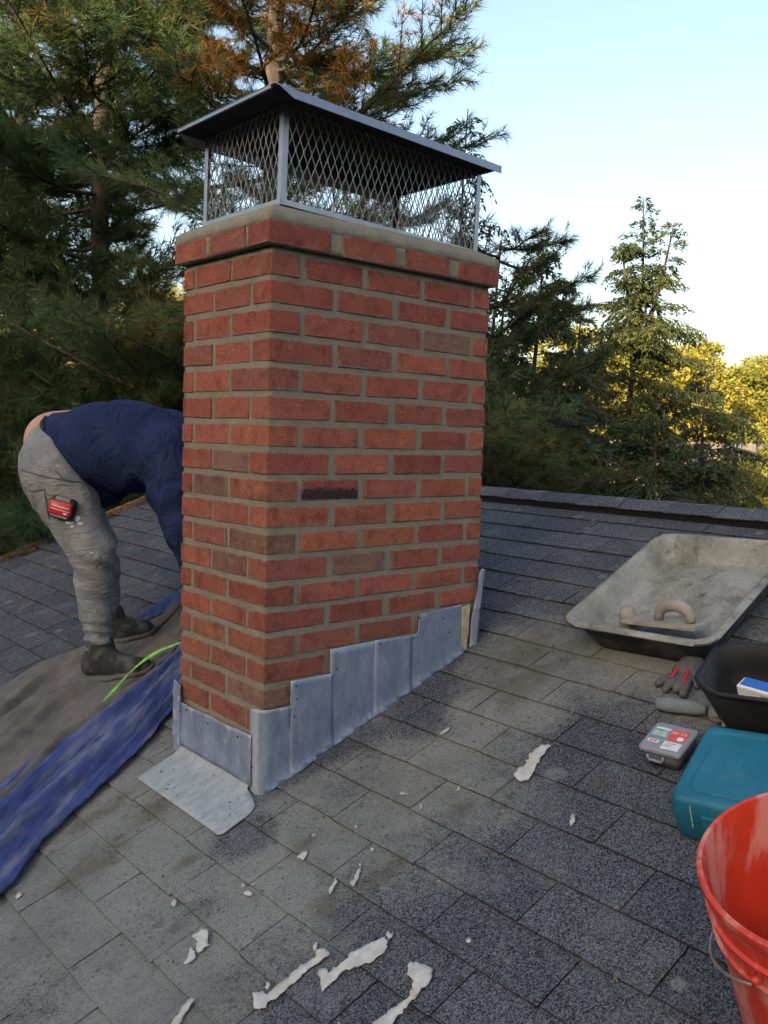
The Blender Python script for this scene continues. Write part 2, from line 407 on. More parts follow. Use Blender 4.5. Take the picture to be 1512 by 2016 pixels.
def foliage(name, cols, trans=.25, clump=1.2, rough=.65, isl=.5):
    """cols: three colours, picked by clump noise and per-leaf chance"""
    k = NT(name, rough, .2)
    r = k.g.outputs['Random Per Island']
    f = k.math('ADD', k.math('MULTIPLY', k.ramp(k.noise(clump, 3, .6), .3, .72), 1-isl), k.math('MULTIPLY', r, isl))
    c = k.mix(k.ramp(f, .0, .55), cols[0], cols[1]); c = k.mix(k.smooth(f, .60, .85), c, cols[2])
    k.col(c); k.translucent(c, trans); return k.m
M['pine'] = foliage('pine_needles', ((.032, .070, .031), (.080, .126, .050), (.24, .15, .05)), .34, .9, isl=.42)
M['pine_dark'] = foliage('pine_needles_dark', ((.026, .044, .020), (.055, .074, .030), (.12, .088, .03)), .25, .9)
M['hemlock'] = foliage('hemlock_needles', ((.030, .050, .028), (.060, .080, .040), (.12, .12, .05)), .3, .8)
M['hemlock_sunlit'] = foliage('hemlock_needles_sunlit', ((.045, .062, .030), (.10, .115, .040), (.20, .19, .055)), .42, .8)  # brighter, yellower hemlock copy: sunlight on the twin top put into the colour
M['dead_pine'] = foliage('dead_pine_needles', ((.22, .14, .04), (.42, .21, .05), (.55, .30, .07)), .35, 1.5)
M['golden'] = foliage('autumn_leaves', ((.19, .185, .04), (.33, .29, .055), (.45, .33, .07)), .4, .25)
M['golden_b'] = foliage('autumn_leaves_green', ((.14, .16, .036), (.26, .25, .05), (.38, .30, .06)), .4, .25)
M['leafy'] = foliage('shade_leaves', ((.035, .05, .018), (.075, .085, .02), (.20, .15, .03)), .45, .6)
def bark_material():
    k = NT('bark', .95, .1)
    n = k.noise(14, 5, .65, vec=k.map((1, 1, .25)))
    k.col(k.mix(k.ramp(n, .3, .7), (.035, .029, .025), (.105, .090, .078))); k.bump(n, .02, 1); return k.m
M['bark'] = bark_material()
M['roof_felt'] = plain('roof_underlay', (.02, .02, .022), .95, .1)
M['vent'] = plain('black_plastic_vent', (.012, .012, .014), .6, .3)
M['trim'] = plain('wood_trim', (.25, .20, .15), .8, .2, scale=12, bump=.002)
M['siding'] = plain('house_siding', (.42, .41, .38), .8, .2, scale=5)
M['siding_pale'] = plain('pale_siding', (.40, .38, .35), .8, .2, scale=5)
M['far_roof'] = plain('far_roof', (.20, .16, .145), .9, .1, scale=4)
M['glass'] = plain('window_glass', (.03, .035, .04), .08, .6)
M['ground'] = plain('leaf_litter_ground', (.07, .062, .035), .95, .1, var=.4, scale=1.5, bump=.02, dirt=(.13, .09, .04))
M['sun_blocker_rise'] = plain('sun_blocker_ground', (.035, .04, .022), .95, .1, var=.4, scale=.4)

# ------------------------------------------------------------------ terrain
RIDGE_X, RAKE_Y, EAVE_X, FAR_Y = 1.80, 3.28, -3.6, -4.6
GZ = -6.6
n = 60; xs = np.linspace(-260, 420, n); P = np.zeros((n, n, 3))
for i, x in enumerate(xs):
    for j, y in enumerate(np.linspace(-300, 380, n)):
        P[i, j] = (x, y, GZ+.25*wob(x*.02, y*.02))
tag(quad_grid('ground', P, M['ground']), kind='structure')
# unseen rise added behind the photographer to keep the low sun off the roof
sd = np.array([math.cos(SUN_AZ), math.sin(SUN_AZ)]); sp_ = np.array([-sd[1], sd[0]])
a_, b_ = 34, 130; P = np.zeros((a_, b_, 3)); rg = random.Random(3)
top = [14.0+.45*math.sin(j*.37)+.35*math.sin(j*.91+1)+rg.uniform(-.3, .3) for j in range(b_)]
for i in range(a_):
    t = i/(a_-1); prof = max(0.0, math.sin(math.pi*t))**.75
    for j in range(b_):
        lat = (j/(b_-1)-.5)*190; dist = 22+26*t+4*math.cos(lat*.02)
        q = CAMP[:2]+sd*dist+sp_*lat
        edge = min(1, (95-abs(lat))/25)
        P[i, j] = (q[0], q[1], GZ-.5+(top[j]-GZ)*prof*max(edge, 0)+rg.uniform(-.25, .25)*prof)
tag(quad_grid('sun_blocker_rise', P, M['sun_blocker_rise']), kind='structure')

# ------------------------------------------------------------------ roof
rz = lambda x: Z0+SLOPE*x
g = Geo()
def slab(x0, x1, z0, z1, t=.03):
    nrm = np.array([-(z1-z0), x1-x0]); nrm = nrm/np.linalg.norm(nrm)
    pr = [(x0, z0), (x1, z1), (x1-nrm[0]*t, z1-nrm[1]*t), (x0-nrm[0]*t, z0-nrm[1]*t)]
    V = [(x, y, z) for y in (FAR_Y, RAKE_Y) for x, z in pr]
    g.add(V, [(0, 1, 2, 3), (7, 6, 5, 4), (0, 4, 5, 1), (1, 5, 6, 2), (2, 6, 7, 3), (3, 7, 4, 0)])
dz = .013/CT
slab(EAVE_X, RIDGE_X-.004, rz(EAVE_X)-dz, rz(RIDGE_X-.004)-dz)
slab(RIDGE_X+.004, 2*RIDGE_X-EAVE_X, rz(RIDGE_X-.004)-dz, rz(EAVE_X)-dz)
roof = tag(g.build('roof', M['shingle_edge']), kind='structure')
g = Geo()
for y in (FAR_Y+.35, RAKE_Y-.35):
    V = [(EAVE_X+.3, y, GZ), (2*RIDGE_X-EAVE_X-.3, y, GZ), (2*RIDGE_X-EAVE_X-.3, y, rz(EAVE_X+.3)-.06), (RIDGE_X, y, rz(RIDGE_X)-.06), (EAVE_X+.3, y, rz(EAVE_X+.3)-.06)]
    g.add(V, [(0, 1, 2, 3, 4)])
for x in (EAVE_X+.3, 2*RIDGE_X-EAVE_X-.3):
    V = [(x, FAR_Y+.35, GZ), (x, RAKE_Y-.35, GZ), (x, RAKE_Y-.35, rz(EAVE_X+.3)-.06), (x, FAR_Y+.35, rz(EAVE_X+.3)-.06)]
    g.add(V, [(0, 1, 2, 3)])
tag(g.build('house_wall', M['siding']), kind='structure')

EXP, TABW, U0 = 0.1232, 0.2825, 0.035
def tab_mesh(k, w):
    r = random.Random(k*31+int(w*1000)); gp = .0032
    L = EXP+.014; j = lambda s: r.uniform(-s, s)
    nv = 4; V = []
    for b in range(nv+1):
        t = b/nv; y = gp/2+(w-gp)*t
        lift = .0022*abs(2*t-1)**3*r.uniform(.2, 1.6)
        V += [(j(.0012), y+(j(.001) if 0 < b < nv else 0), .0015+lift*.8+j(.0003)), (L*.5, y, -.0012+lift*.3), (L, y, -.0046), (.0008, y, -.0105)]
    F = []
    for b in range(nv):
        a, c = b*4, b*4+4
        F += [(a, a+1, c+1, c), (a+1, a+2, c+2, c+1), (a+3, a, c, c+3)]
    F += [(0, 3, 1), (1, 3, 2), (nv*4, nv*4+1, nv*4+3), (nv*4+1, nv*4+2, nv*4+3)]
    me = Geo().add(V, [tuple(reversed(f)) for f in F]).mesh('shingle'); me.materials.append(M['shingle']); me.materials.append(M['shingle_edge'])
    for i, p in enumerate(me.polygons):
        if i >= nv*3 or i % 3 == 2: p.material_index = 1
    return me
tabs = [tab_mesh(k, TABW) for k in range(6)]
cells = []
rs = random.Random(11)
for kk in range(-29, 15):
    u = U0+EXP*kk
    ph = (.030 if kk % 2 == 0 else -.110)+rs.uniform(-.006, .006)
    for c in range(-18, 14):
        v = ph+TABW*c
        if v+TABW > RAKE_Y+.02 or v < FAR_Y: continue
        if u < EAVE_X/CT+.05: continue
        if .03 < u*CT and (u+EXP)*CT < .76 and v > .02 and v+TABW < .41: continue
        cells.append((u, v))
ctr = np.array([R3(u+.06, v+TABW/2) for u, v in cells])
vis = in_view(ctr, .06); dist = np.linalg.norm(ctr-CAMP, axis=1)
# size in the picture: projected area
ax = np.array([abs((CAMP-c) @ RW)/d**3 for c, d in zip(ctr, dist)])
# hidden behind the chimney: leave to the rest
order = np.argsort(-ax*vis)
near = set(order[:290].tolist())
far_g = Geo(); far_mi = []
for i, (u, v) in enumerate(cells):
    me = tabs[rs.randrange(len(tabs))]; jr = rs.uniform(-.004, .004); ju = rs.uniform(-.0025, .0025); jw = rs.uniform(-.0006, .0010)
    if i in near:
        o = bpy.data.objects.new('shingle', me); COL.objects.link(o); o.parent = roof
        o.matrix_basis = roof_mat(u+ju, v, jw, jr)
    else:
        mt = roof_mat(u+ju, v, jw, jr)
        far_mi += [p.material_index for p in me.polygons]
        far_g.add([mt @ x.co for x in me.vertices], [tuple(p.vertices) for p in me.polygons])
# back slope in plain courses
for kk in range(0, 20):
    for c in range(-16, 12):
        x0 = RIDGE_X+.10+kk*EXP*CT; v = TABW*c+(.14 if kk % 2 else 0)
        if v+TABW > RAKE_Y or v < FAR_Y: continue
        za, zb = rz(2*RIDGE_X-x0)+.004, rz(2*RIDGE_X-x0-EXP*CT)+.008
        far_g.add([(x0, v+.003, za), (x0+EXP*CT, v+.003, zb), (x0+EXP*CT, v+TABW-.003, zb), (x0, v+TABW-.003, za), (x0+EXP*CT, v+.003, zb-.012), (x0+EXP*CT, v+TABW-.003, zb-.012)], [(0, 1, 2, 3), (1, 4, 5, 2)])
o = far_g.build('shingles', [M['shingle_far'], M['shingle_edge']], roof); o['kind'] = 'stuff'
o.data.polygons.foreach_set('material_index', far_mi+[0]*(len(o.data.polygons)-len(far_mi)))
# ridge vent: a black plastic strip under the caps, with fins
def ridge_pt(s, w):        # s: distance from the apex down the front (negative) or back (positive) slope
    sg = -1 if s < 0 else 1; a = abs(s)
    return (RIDGE_X+sg*a*CT, rz(RIDGE_X)-a*ST, w)
g = Geo(); prof = [(-.082, -.006), (-.082, .006), (-.078, .028), (0, .032), (.078, .028), (.082, .006), (.082, -.006)]
V = []
for y in (FAR_Y+.05, RAKE_Y-.04):
    for s, w in prof:
        x, z, w2 = ridge_pt(s, w); V.append((x, y, z+w2))
g.add(V, [(i, i+1, i+8, i+7) for i in range(6)]+[(0, 7, 13, 6), tuple(range(7)), tuple(reversed(range(7, 14)))])
for k in range(3):
    x, z, _ = ridge_pt(-.085, 0); g.box((x-.001-.001*k, (FAR_Y+RAKE_Y)/2, z+.004+.0085*k), (.006, RAKE_Y-FAR_Y-.1, .0022))
g.build('ridge_vent', M['vent'], roof)
y = RAKE_Y+.01; k = 0; rr = random.Random(5)
caps = []
for q in range(4):
    g = Geo(); V = []; r2 = random.Random(q)
    for (yy, lift) in ((0.0, .005), (-.205, .0085), (-.206, .004)):
        for s in (-.098, -.06, -.02, 0, .02, .06, .098):
            x, z, _ = ridge_pt(s, 0); d = .030-.004*(abs(s)/.098)**2+lift-(.004 if abs(s) < .01 else 0)
            V.append((x-RIDGE_X, yy+r2.uniform(-.002, .002), z-rz(RIDGE_X)+d+r2.uniform(-.0008, .0008)))
    F = [(i*7+j, i*7+j+1, (i+1)*7+j+1, (i+1)*7+j) for i in range(2) for j in range(6)]
    me = g.add(V, F).mesh('ridge_cap'); me.materials.append(M['shingle']); caps.append(me)
while y > FAR_Y+.2:
    o = bpy.data.objects.new('ridge_cap', caps[k % 4]); COL.objects.link(o); o.parent = roof
    o.location = (RIDGE_X, y, rz(RIDGE_X)+rr.uniform(-.0006, .0006)); o.rotation_euler = (0, 0, rr.uniform(-.002, .002))
    m = o.modifiers.new('solid', 'SOLIDIFY'); m.thickness = .004; m.offset = 1
    y -= .197; k += 1
g = Geo()
for (x0, x1) in ((EAVE_X, RIDGE_X),):
    a = R3(x0/CT, RAKE_Y+.012, -.075); b = R3(x1/CT, RAKE_Y+.012, -.075); c = R3(x1/CT, RAKE_Y+.012, .008); d = R3(x0/CT, RAKE_Y+.012, .008)
    e = [p+np.array([0, .022, 0]) for p in (a, b, c, d)]
    g.add([a, b, c, d, *e], [(0, 1, 2, 3), (7, 6, 5, 4), (0, 4, 5, 1), (1, 5, 6, 2), (2, 6, 7, 3), (3, 7, 4, 0)])
g.build('rake_board', M['trim'], roof)

# ------------------------------------------------------------------ chimney
CL, CS = 0.786, 0.428
ZB = [-.0677, -.1366, -.2079, -.2776, -.3479, -.4181, -.4872, -.5559, -.6242, -.6911, -.7569, -.8243, -.8894, -.9533, -1.0190, -1.0859, -1.1509]
while len(ZB) < 20: ZB.append(ZB[-1]-.0655)
chimney = tag(empty('chimney', loc=(0, 0, Z0)), 'red brick chimney with grey mortar joints and lead flashing, standing in the roof', 'chimney')
RED, ORG, DRK, PUR, GRY, BRN, BLK = (.375, .124, .088), (.415, .146, .086), (.315, .098, .075), (.315, .118, .092), (.27, .150, .120), (.23, .125, .095), (.31, .095, .075)
SPECIAL = {(1, 'L', 1): DRK, (1, 'L', 3): DRK, (2, 'L', 2): DRK, (2, 'L', 3): DRK, (3, 'L', 2): PUR, (3, 'L', 3): GRY, (4, 'L', 1): PUR, (4, 'S', 2): PUR, (5, 'L', 0): PUR,
           (7, 'L', 0): ORG, (7, 'L', 3): DRK, (8, 'S', 1): GRY, (9, 'L', 1): BLK, (9, 'S', 1): BRN, (10, 'L', 2): ORG, (12, 'L', 1): GRY, (12, 'S', 1): BRN, (17, 'L', 0): GRY, (14, 'S', 0): PUR, (11, 'L', 0): BRN}
bmesh_cache = {}
def brick_mesh(dx, dy, dz_, var, corner=False):
    key = (round(dx/.004), round(dy/.004), round(dz_/.003), var, corner)
    if key not in bmesh_cache:
        r = random.Random(hash(key) % 9999); bm = bmesh.new(); bmesh.ops.create_cube(bm, size=1)
        for v in bm.verts: v.co = (v.co.x*dx, v.co.y*dy, v.co.z*dz_)
        bmesh.ops.bevel(bm, geom=bm.edges[:]+bm.verts[:], offset=.0026, segments=1, affect='EDGES')
        for v in bm.verts: v.co += Vector((r.uniform(-.0013, .0013), r.uniform(-.0013, .0013), r.uniform(-.0016, .0016)))
        me = bpy.data.meshes.new('brick'); bm.to_mesh(me); bm.free(); me.materials.append(M['brick_corner' if corner else 'brick']); bmesh_cache[key] = me
    return bmesh_cache[key]
rb = random.Random(21)
def brick(x0, x1, y0, y1, z0, z1, color, jit=1.0):
    if z1 < rz(x0)-.01: return
    dz_ = z1-z0-rb.uniform(0, .002)
    corner = (x0 < .001 or x1 > CL-.001) and (y0 < .001 or y1 > CS-.001)
    o = bpy.data.objects.new('brick', brick_mesh(x1-x0, y1-y0, dz_, rb.randrange(2), corner)); COL.objects.link(o); o.parent = chimney
    o.location = ((x0+x1)/2+rb.uniform(-.0014, .0014)*jit, (y0+y1)/2+rb.uniform(-.0014, .0014)*jit, (z0+z1)/2-Z0+rb.uniform(-.0008, .0008))
    o.rotation_euler = (rb.uniform(-.006, .006), rb.uniform(-.006, .006), rb.uniform(-.006, .006))
    if color is BLK:
        o.data = o.data.copy(); o.data.materials[0] = M['brick_burnt']
    o.color = (*color, 1); return o
def rcol(n):
    c = rb.choice([RED, RED, RED, RED, RED, RED, RED, RED, ORG, DRK, DRK, tuple(.5*a+.5*b for a, b in zip(RED, PUR))])
    f = rb.uniform(.86, 1.10)
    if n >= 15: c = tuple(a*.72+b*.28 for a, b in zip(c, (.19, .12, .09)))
    return tuple(min(1, a*f*rb.uniform(.96, 1.04)) for a in c)
A_L = [(0, .090), (.105, .293), (.312, .506), (.523, .710), (.726, CL)]
B_L = [(0, .192), (.211, .398), (.421, .607), (.625, CL)]
A_S = [(0, .175), (.189, .361), (.375, CS)]
B_S = [(0, .079), (.091, .259), (.272, CS)]
DP = .085
for n in range(1, 21):
    z0 = ZB[n-1]; z1 = (ZB[n-2] if n > 1 else 0.0)-.0130
    odd = n % 2 == 1
    Lr, Sr = (A_L, A_S) if odd else (B_L, B_S)
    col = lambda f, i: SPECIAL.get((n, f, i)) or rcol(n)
    sh = rb.uniform(-.004, .004)
    for i, (a, b) in enumerate(Lr):
        a2 = a+(sh if i else 0); b2 = b+(sh if i < len(Lr)-1 else 0)
        if i == 0: brick(0, b2, 0, Sr[0][1], z0, z1, col('L', 0)); continue
        if i == len(Lr)-1: brick(a2, CL, 0, Sr[0][1] if odd else DP, z0, z1, col('L', i)); continue
        brick(a2, b2, 0, DP, z0, z1, col('L', i))
    for i, (a, b) in enumerate(Sr):
        if i == 0: continue
        if i == len(Sr)-1: brick(0, .19 if odd else .088, a, CS, z0, z1, col('S', i)); continue
        brick(0, DP, a, b, z0, z1, col('S', i))
    xb = .208 if odd else .105
    for a, b in ([(xb, xb+.185), (xb+.205, xb+.39), (xb+.41, CL)] if odd else [(xb, xb+.19), (xb+.21, xb+.395), (xb+.415, CL)]):
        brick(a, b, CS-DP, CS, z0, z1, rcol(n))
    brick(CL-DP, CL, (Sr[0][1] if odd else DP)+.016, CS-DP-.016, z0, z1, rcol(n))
# projecting top course
OV = .0185; T0, T1 = .001, .0575
for i, (a, b) in enumerate([(-OV, .168), (.204, .390), (.423, .594), (.632, CL+OV)]):
    brick(a, b, -OV, .075 if i == 0 else .07, T0, T1, DRK if i in (0, 3) else tuple(x*.9 for x in RED))
for i, (a, b) in enumerate([(.090, .258), (.282, CS+OV)]):
    brick(-OV, .07, a, b, T0, T1, PUR if i == 0 else RED)
for a, b in ((.09, .28), (.30, .49), (.51, .70), (.72, CL+OV)): brick(a, b, CS-.07, CS+OV, T0, T1, rcol(1))
for a, b in ((.085, .21), (.23, CS-.085)): brick(CL-.07, CL+OV, a, b, T0, T1, rcol(1))
def rough_box(name, x0, x1, y0, y1, z0, z1, mat, parent, step=.012, amp=.0012, zf=None):
    bm = bmesh.new(); bmesh.ops.create_cube(bm, size=1)
    for v in bm.verts: v.co = ((x0+x1)/2+v.co.x*(x1-x0), (y0+y1)/2+v.co.y*(y1-y0), (z0+z1)/2+v.co.z*(z1-z0))
    for ax, lo, hi in ((0, x0, x1), (1, y0, y1), (2, z0, z1)):
        k = lo+step
        while k < hi-step*.4:
            no = [0, 0, 0]; no[ax] = 1; co = [0, 0, 0]; co[ax] = k
            bmesh.ops.bisect_plane(bm, geom=bm.verts[:]+bm.edges[:]+bm.faces[:], plane_co=co, plane_no=no); k += step
    r = random.Random(2); bm.normal_update()
    for v in bm.verts:
        v.co += v.normal*(amp*wob(v.co.x*6+v.co.z*3, v.co.y*6+v.co.z*7, 2)+r.uniform(-amp, amp)*.6)
        if zf: v.co.z = zf(v.co)
    me = bpy.data.meshes.new(name); bm.to_mesh(me); bm.free(); me.polygons.foreach_set('use_smooth', [True]*len(me.polygons))
    return link(name, me, parent, mat)
IN = .0036
rough_box('mortar', IN, CL-IN, IN, CS-IN, -1.46-Z0, .0-Z0, M['mortar'], chimney, .014)
rough_box('top_course_mortar', -OV+.004, CL+OV-.004, -OV+.004, CS+OV-.004, .0008-Z0, .062-Z0, M['mortar'], chimney, .014)
def perim(inset, z, jz=0.0, jx=0.0, seed=0, step=.011):
    x0, x1, y0, y1 = -OV+inset, CL+OV-inset, -OV+inset, CS+OV-inset; pts = []
    nx, ny = 76, 42
    for k in range(nx): pts.append((x0+(x1-x0)*k/nx, y0))
    for k in range(ny): pts.append((x1, y0+(y1-y0)*k/ny))
    for k in range(nx): pts.append((x1-(x1-x0)*k/nx, y1))
    for k in range(ny): pts.append((x0, y1-(y1-y0)*k/ny))
    out = []
    for x, y in pts:
        w = wob(x*5, y*5, 1.6, seed); w2 = wob(x*13, y*13, 2.0, seed+3)
        cx, cy = (CL/2-x), (CS/2-y); l = math.hypot(cx, cy)
        out.append((x+cx/l*jx*w2, y+cy/l*jx*w2, z+jz*w+jz*.4*w2-Z0))
    return out
rings = [perim(.004, .054), perim(.0008, .0565, .0022, .0012, 1), perim(.0012, .068, .001, .0015, 2), perim(.0022, .079, .0018, .0018, 3), perim(.010, .0865, .0018, .002, 4), perim(.028, .096, .0018, .002, 5), perim(.048, .1055, .0012, .001, 6), perim(.075, .1068), perim(.14, .1068)]
loft(rings, False, True).build('mortar_crown', M['crown'], chimney, smooth=True)

# ---- lead flashing
def long_face(off, seed):
    def f(a, b):
        rzz = rz(a)
        h = b-rzz
        kick = -.007*max(0, 1-max(h, -.02)/.03)**2 if h < .03 else 0
        y = -off-.0013*wob(a*3, b*3, 1.2, seed)-.0012+kick+(.0025*max(0, 1-max(h, 0)/.02)*math.sin(a*45) if h < .02 else 0)
        z = max(b, rzz+.001)-Z0
        if a < .012:            # dressed round the corner on to the front
            t = min(1.0, (.012-a)/.024); q = t*math.pi/2; r_ = .012+off
            if t < 1: return (.012-r_*math.sin(q), .012-r_*math.cos(q)+kick*.3, max(b, rz(0)-.004)-Z0)
            return (-off-.0012, .012+(.012-a-.024), max(b, rz(-.02)+.002)-Z0)
        return (a, y, z)
    return f
pieces = [([(-.046, -1.158), (-.02, -1.150), (.08, -1.152), (.088, rz(.088)-.002), (.0, rz(-.004)-.004), (-.044, -1.385)], .0072, 1),
          ([(.078, -1.086), (.214, -1.087), (.222, rz(.222)-.002), (.080, rz(.08)-.004)], .0078, 2),
          ([(.206, -1.021), (.366, -1.019), (.372, rz(.372)-.003), (.208, rz(.208)-.004)], .0065, 3),
          ([(.360, -1.017), (.506, -1.022), (.506, rz(.506)-.003), (.362, rz(.362)-.003)], .0080, 4),
          ([(.498, -1.020), (.522, -1.018), (.530, -.962), (.640, -.957), (.705, -.953), (.712, -1.0), (.718, rz(.718)-.002), (.500, rz(.5)-.003)], .0068, 5)]
for i, (poly, off, sdd) in enumerate(pieces):
    sheet('step_flashing', poly, long_face(off, sdd), M['lead'], chimney, .016, .0014)
sheet('sealant_patch', [(.706, -.962), (.742, -.958), (.740, -1.02), (.735, rz(.735)+.002), (.712, rz(.712)+.002)], lambda a, b: (a, -.006-.003*abs(wob(a*9, b*9, 2)), b-Z0), M['tan_sealant'], chimney, .008, .006)
def back_piece(a, b):
    t = max(0, (b+1.09)/.24)
    return (a+.0015*math.sin(b*40), -.010-.010*(a-.742)/.04-.0012*wob(a*8, b*8), b-Z0)
sheet('rear_flashing', [(.742, -1.088), (.768, -1.092), (.777, -.99), (.782, -.905), (.790, -.850), (.778, -.847), (.768, -.866), (.765, -.905), (.756, -.96), (.748, -1.0)], back_piece, M['lead'], chimney, .012, .0025)
# apron: face, bend and foot in one sheet
def apron_map(a, b):      # a: y, b: distance up (positive) from the bend or out (negative) on the roof
    R = .035; arc = R*(math.pi/2-TH)
    wv = .0028*wob(a*4, b*4, 1.3, 4)
    if b > arc/2:
        return (-.010-wv, a, rz(-.01)+R*.75+(b-arc/2)-Z0)
    if b > -arc/2:
        t = (b+arc/2)/arc
        p0 = np.array(R3((-.010-R*.75)/CT, 0, .005)); p1 = np.array((-.010, 0, rz(-.01)+R*.75)); pc = np.array((-.010, 0, rz(-.01)+.006))
        q = (1-t)**2*p0+2*t*(1-t)*pc+t*t*p1
        return (q[0]-wv*.5, a, q[2]-Z0)
    u = (-.010-R*.75)/CT+(b+arc/2)
    q = R3(u, a, .005+abs(wv)*.6); return (q[0], q[1], q[2]-Z0)
foot = -.140
sheet('apron_flashing', [(.040, .140), (.20, .139), (.398, .137), (.398, .02), (.398, -.03), (.396, foot+.02), (.394, foot+.002), (-.036, foot-.002), (-.046, foot+.002), (-.050, foot+.010), (-.048, -.050), (-.034, -.024), (.0, -.012), (.040, .0)], apron_map, M['apron'], chimney, .017, .0022)
sheet('apron_upstand', [(.030, .012), (.034, .1425), (.20, .1415), (.398, .1395), (.399, .014)], lambda a, b: tuple(np.array(apron_map(a, b))+np.array((-.0032, 0, 0))), M['lead'], chimney, .017, .0016)
def wrap(y0, ztop0, ztop1, y1):
    return sheet('corner_flashing', [(y0, -1.392), (y0, ztop0), (y1, ztop1), (y1, -1.380)], lambda a, b: (-.0135-.0022*wob(a*9, b*5), a, b-Z0), M['lead'], chimney, .012, .0022)
wrap(.400, -1.176, -1.170, CS+.012)
# small masonry nails that hold the lead
g = Geo()
for a, b in ((.092, -1.10), (.094, -1.135), (.088, -1.18), (.222, -1.032), (.224, -1.075), (.378, -1.028), (.505, -1.03), (.527, -.972), (.622, -.985), (.65, -1.03)):
    g.lathe([(.0001, .0), (.0023, .0), (.0023, .002), (.0001, .003)], 6, (0, 0, 0)); k = len(g.v)-24
    for q in range(k, len(g.v)): x, y, z = g.v[q]; g.v[q] = (a+x, -.0125-z, b-Z0+y)
for a, b in ((.09, -1.24), (.24, -1.245), (.36, -1.238), (.02, -1.30), (.395, -1.25)):
    g.lathe([(.0001, .0), (.0023, .0), (.0023, .002), (.0001, .003)], 6); k = len(g.v)-24
    for q in range(k, len(g.v)): x, y, z = g.v[q]; g.v[q] = (-.0165-z, a+x, b-Z0+y)
o = g.build('flashing_nails', M['vent'], chimney); o['kind'] = 'stuff'

# ------------------------------------------------------------------ chimney cap
cm = Matrix.Translation((.045, .03, .106)) @ Matrix.Rotation(rad(1.25), 4, 'Y')
cap = tag(empty('chimney_cowl', cm), 'stainless steel chimney cap with mesh sides and flat overhanging lid on the chimney', 'chimney cap')
CW, CD, CH = .712, .375, .243
def post(x, y, sx, sy):
    g = Geo(); t = .0016; w = .0165
    g.box((x+sx*w/2, y+sy*t/2, CH/2), (w, t, CH)); g.box((x+sx*t/2, y+sy*(w/2+t/2+.0002), CH/2), (t, w-.001, CH))
    return g.build('corner_post', M['steel'], cap)
for x, sx in ((0, 1), (CW, -1)):
    for y, sy in ((0, 1), (CD, -1)): post(x, y, sx, sy)
g = Geo()
for (a, b, c, d) in ((CW/2, -.004, CW+.012, .030), (CW/2, CD+.004, CW+.012, .030)): g.box((a, b+.010*(1 if b < 0 else -1), .0012), (c, d, .0018))
for (a, b, c, d) in ((.007, CD/2, .028, CD-.035), (CW-.007, CD/2, .028, CD-.035)): g.box((a, b, .0010), (c, d, .0018))
for (a, b, c, d) in ((CW/2, -.0012, CW, .0014), (CW/2, CD+.0012, CW, .0014)): g.box((a, b, .0085), (c, d, .015))
for (a, b, c, d) in ((-.0012, CD/2, .0014, CD), (CW+.0012, CD/2, .0014, CD)): g.box((a, b, .0085), (c, d, .015))
g.build('base_flange', M['steel'], cap)
def screen(length, fm):
    g = Geo(); a, b, hw = .0248, .0575, .00105
    nk = int(length/(a/2)); nj = int(CH/(b/2))+1
    for k in range(nk):
        pts = []
        for j in range(nj+1):
            z = min(j*b/2, CH); x = (k+(j+k) % 2)*a/2
            x0 = (k+.5)*a/2; s = 1 if x > x0 else -1
            lo, hi = max(0, z-.0035), min(CH, z+.0035)
            xx = min(max(x-s*.0011, 0), length)
            pts += [fm(xx, lo), fm(xx, hi)] if 0 < j*b/2 < CH else [fm(xx, z)]
        g.tube(pts, hw*1.25, 4, cap=False)
    return g.build('mesh_screen', M['steel_mesh'], cap)
screen(CW-.01, lambda s, z: (.005+s, .004, z)); screen(CW-.01, lambda s, z: (.005+s, CD-.004, z))
screen(CD-.01, lambda s, z: (.004, .005+s, z)); screen(CD-.01, lambda s, z: (CW-.004, .005+s, z))
x0, x1, y0, y1 = -.083, CW+.004, -.078, CD+.022
g = Geo()
# slightly crowned plate
rows = []
for i in range(13):
    for j in range(9):
        s, t = i/12, j/8
        g.v.append((x0+(x1-x0)*s, y0+(y1-y0)*t, CH+.004+.012*math.sin(math.pi*s)*math.sin(math.pi*t)))
for i in range(12):
    for j in range(8): g.f.append((i*9+j, (i+1)*9+j, (i+1)*9+j+1, i*9+j+1))
lid = g.build('lid', M['steel'], cap, smooth=True); mm = lid.modifiers.new('s', 'SOLIDIFY'); mm.thickness = .0014; mm.offset = 1
for sgn, yy in ((-1, y0), (1, y1)):
    g = Geo(); d = .024; o_ = .010
    V = [(x0+.012, yy, CH+.004), (x1-.004, yy, CH+.004), (x1-.014, yy+sgn*o_, CH+.004-d), (x0+.050, yy+sgn*o_, CH+.004-d)]
    g.add(V, [(0, 1, 2, 3) if sgn < 0 else (3, 2, 1, 0)])
    o = g.build('lid_lip', M['steel'], cap); mm = o.modifiers.new('s', 'SOLIDIFY'); mm.thickness = .0012; mm.offset = 0
M['lid_shade'] = plain('lid_shade_metal', (.018, .017, .020), .75, .25, var=.4, scale=25)  # near-black: the shade under the lid is put into this colour
Geo().box(((x0+x1)/2, (y0+y1)/2, CH+.0015), (x1-x0-.006, y1-y0-.006, .003)).build('lid_underside_shade', M['lid_shade'], cap)
for sgn, xx in ((-1, x0), (1, x1)):
    Geo().box((xx-sgn*.004, (y0+y1)/2, CH+.0005), (.006, y1-y0-.03, .008)).build('lid_hem', M['steel'], cap)

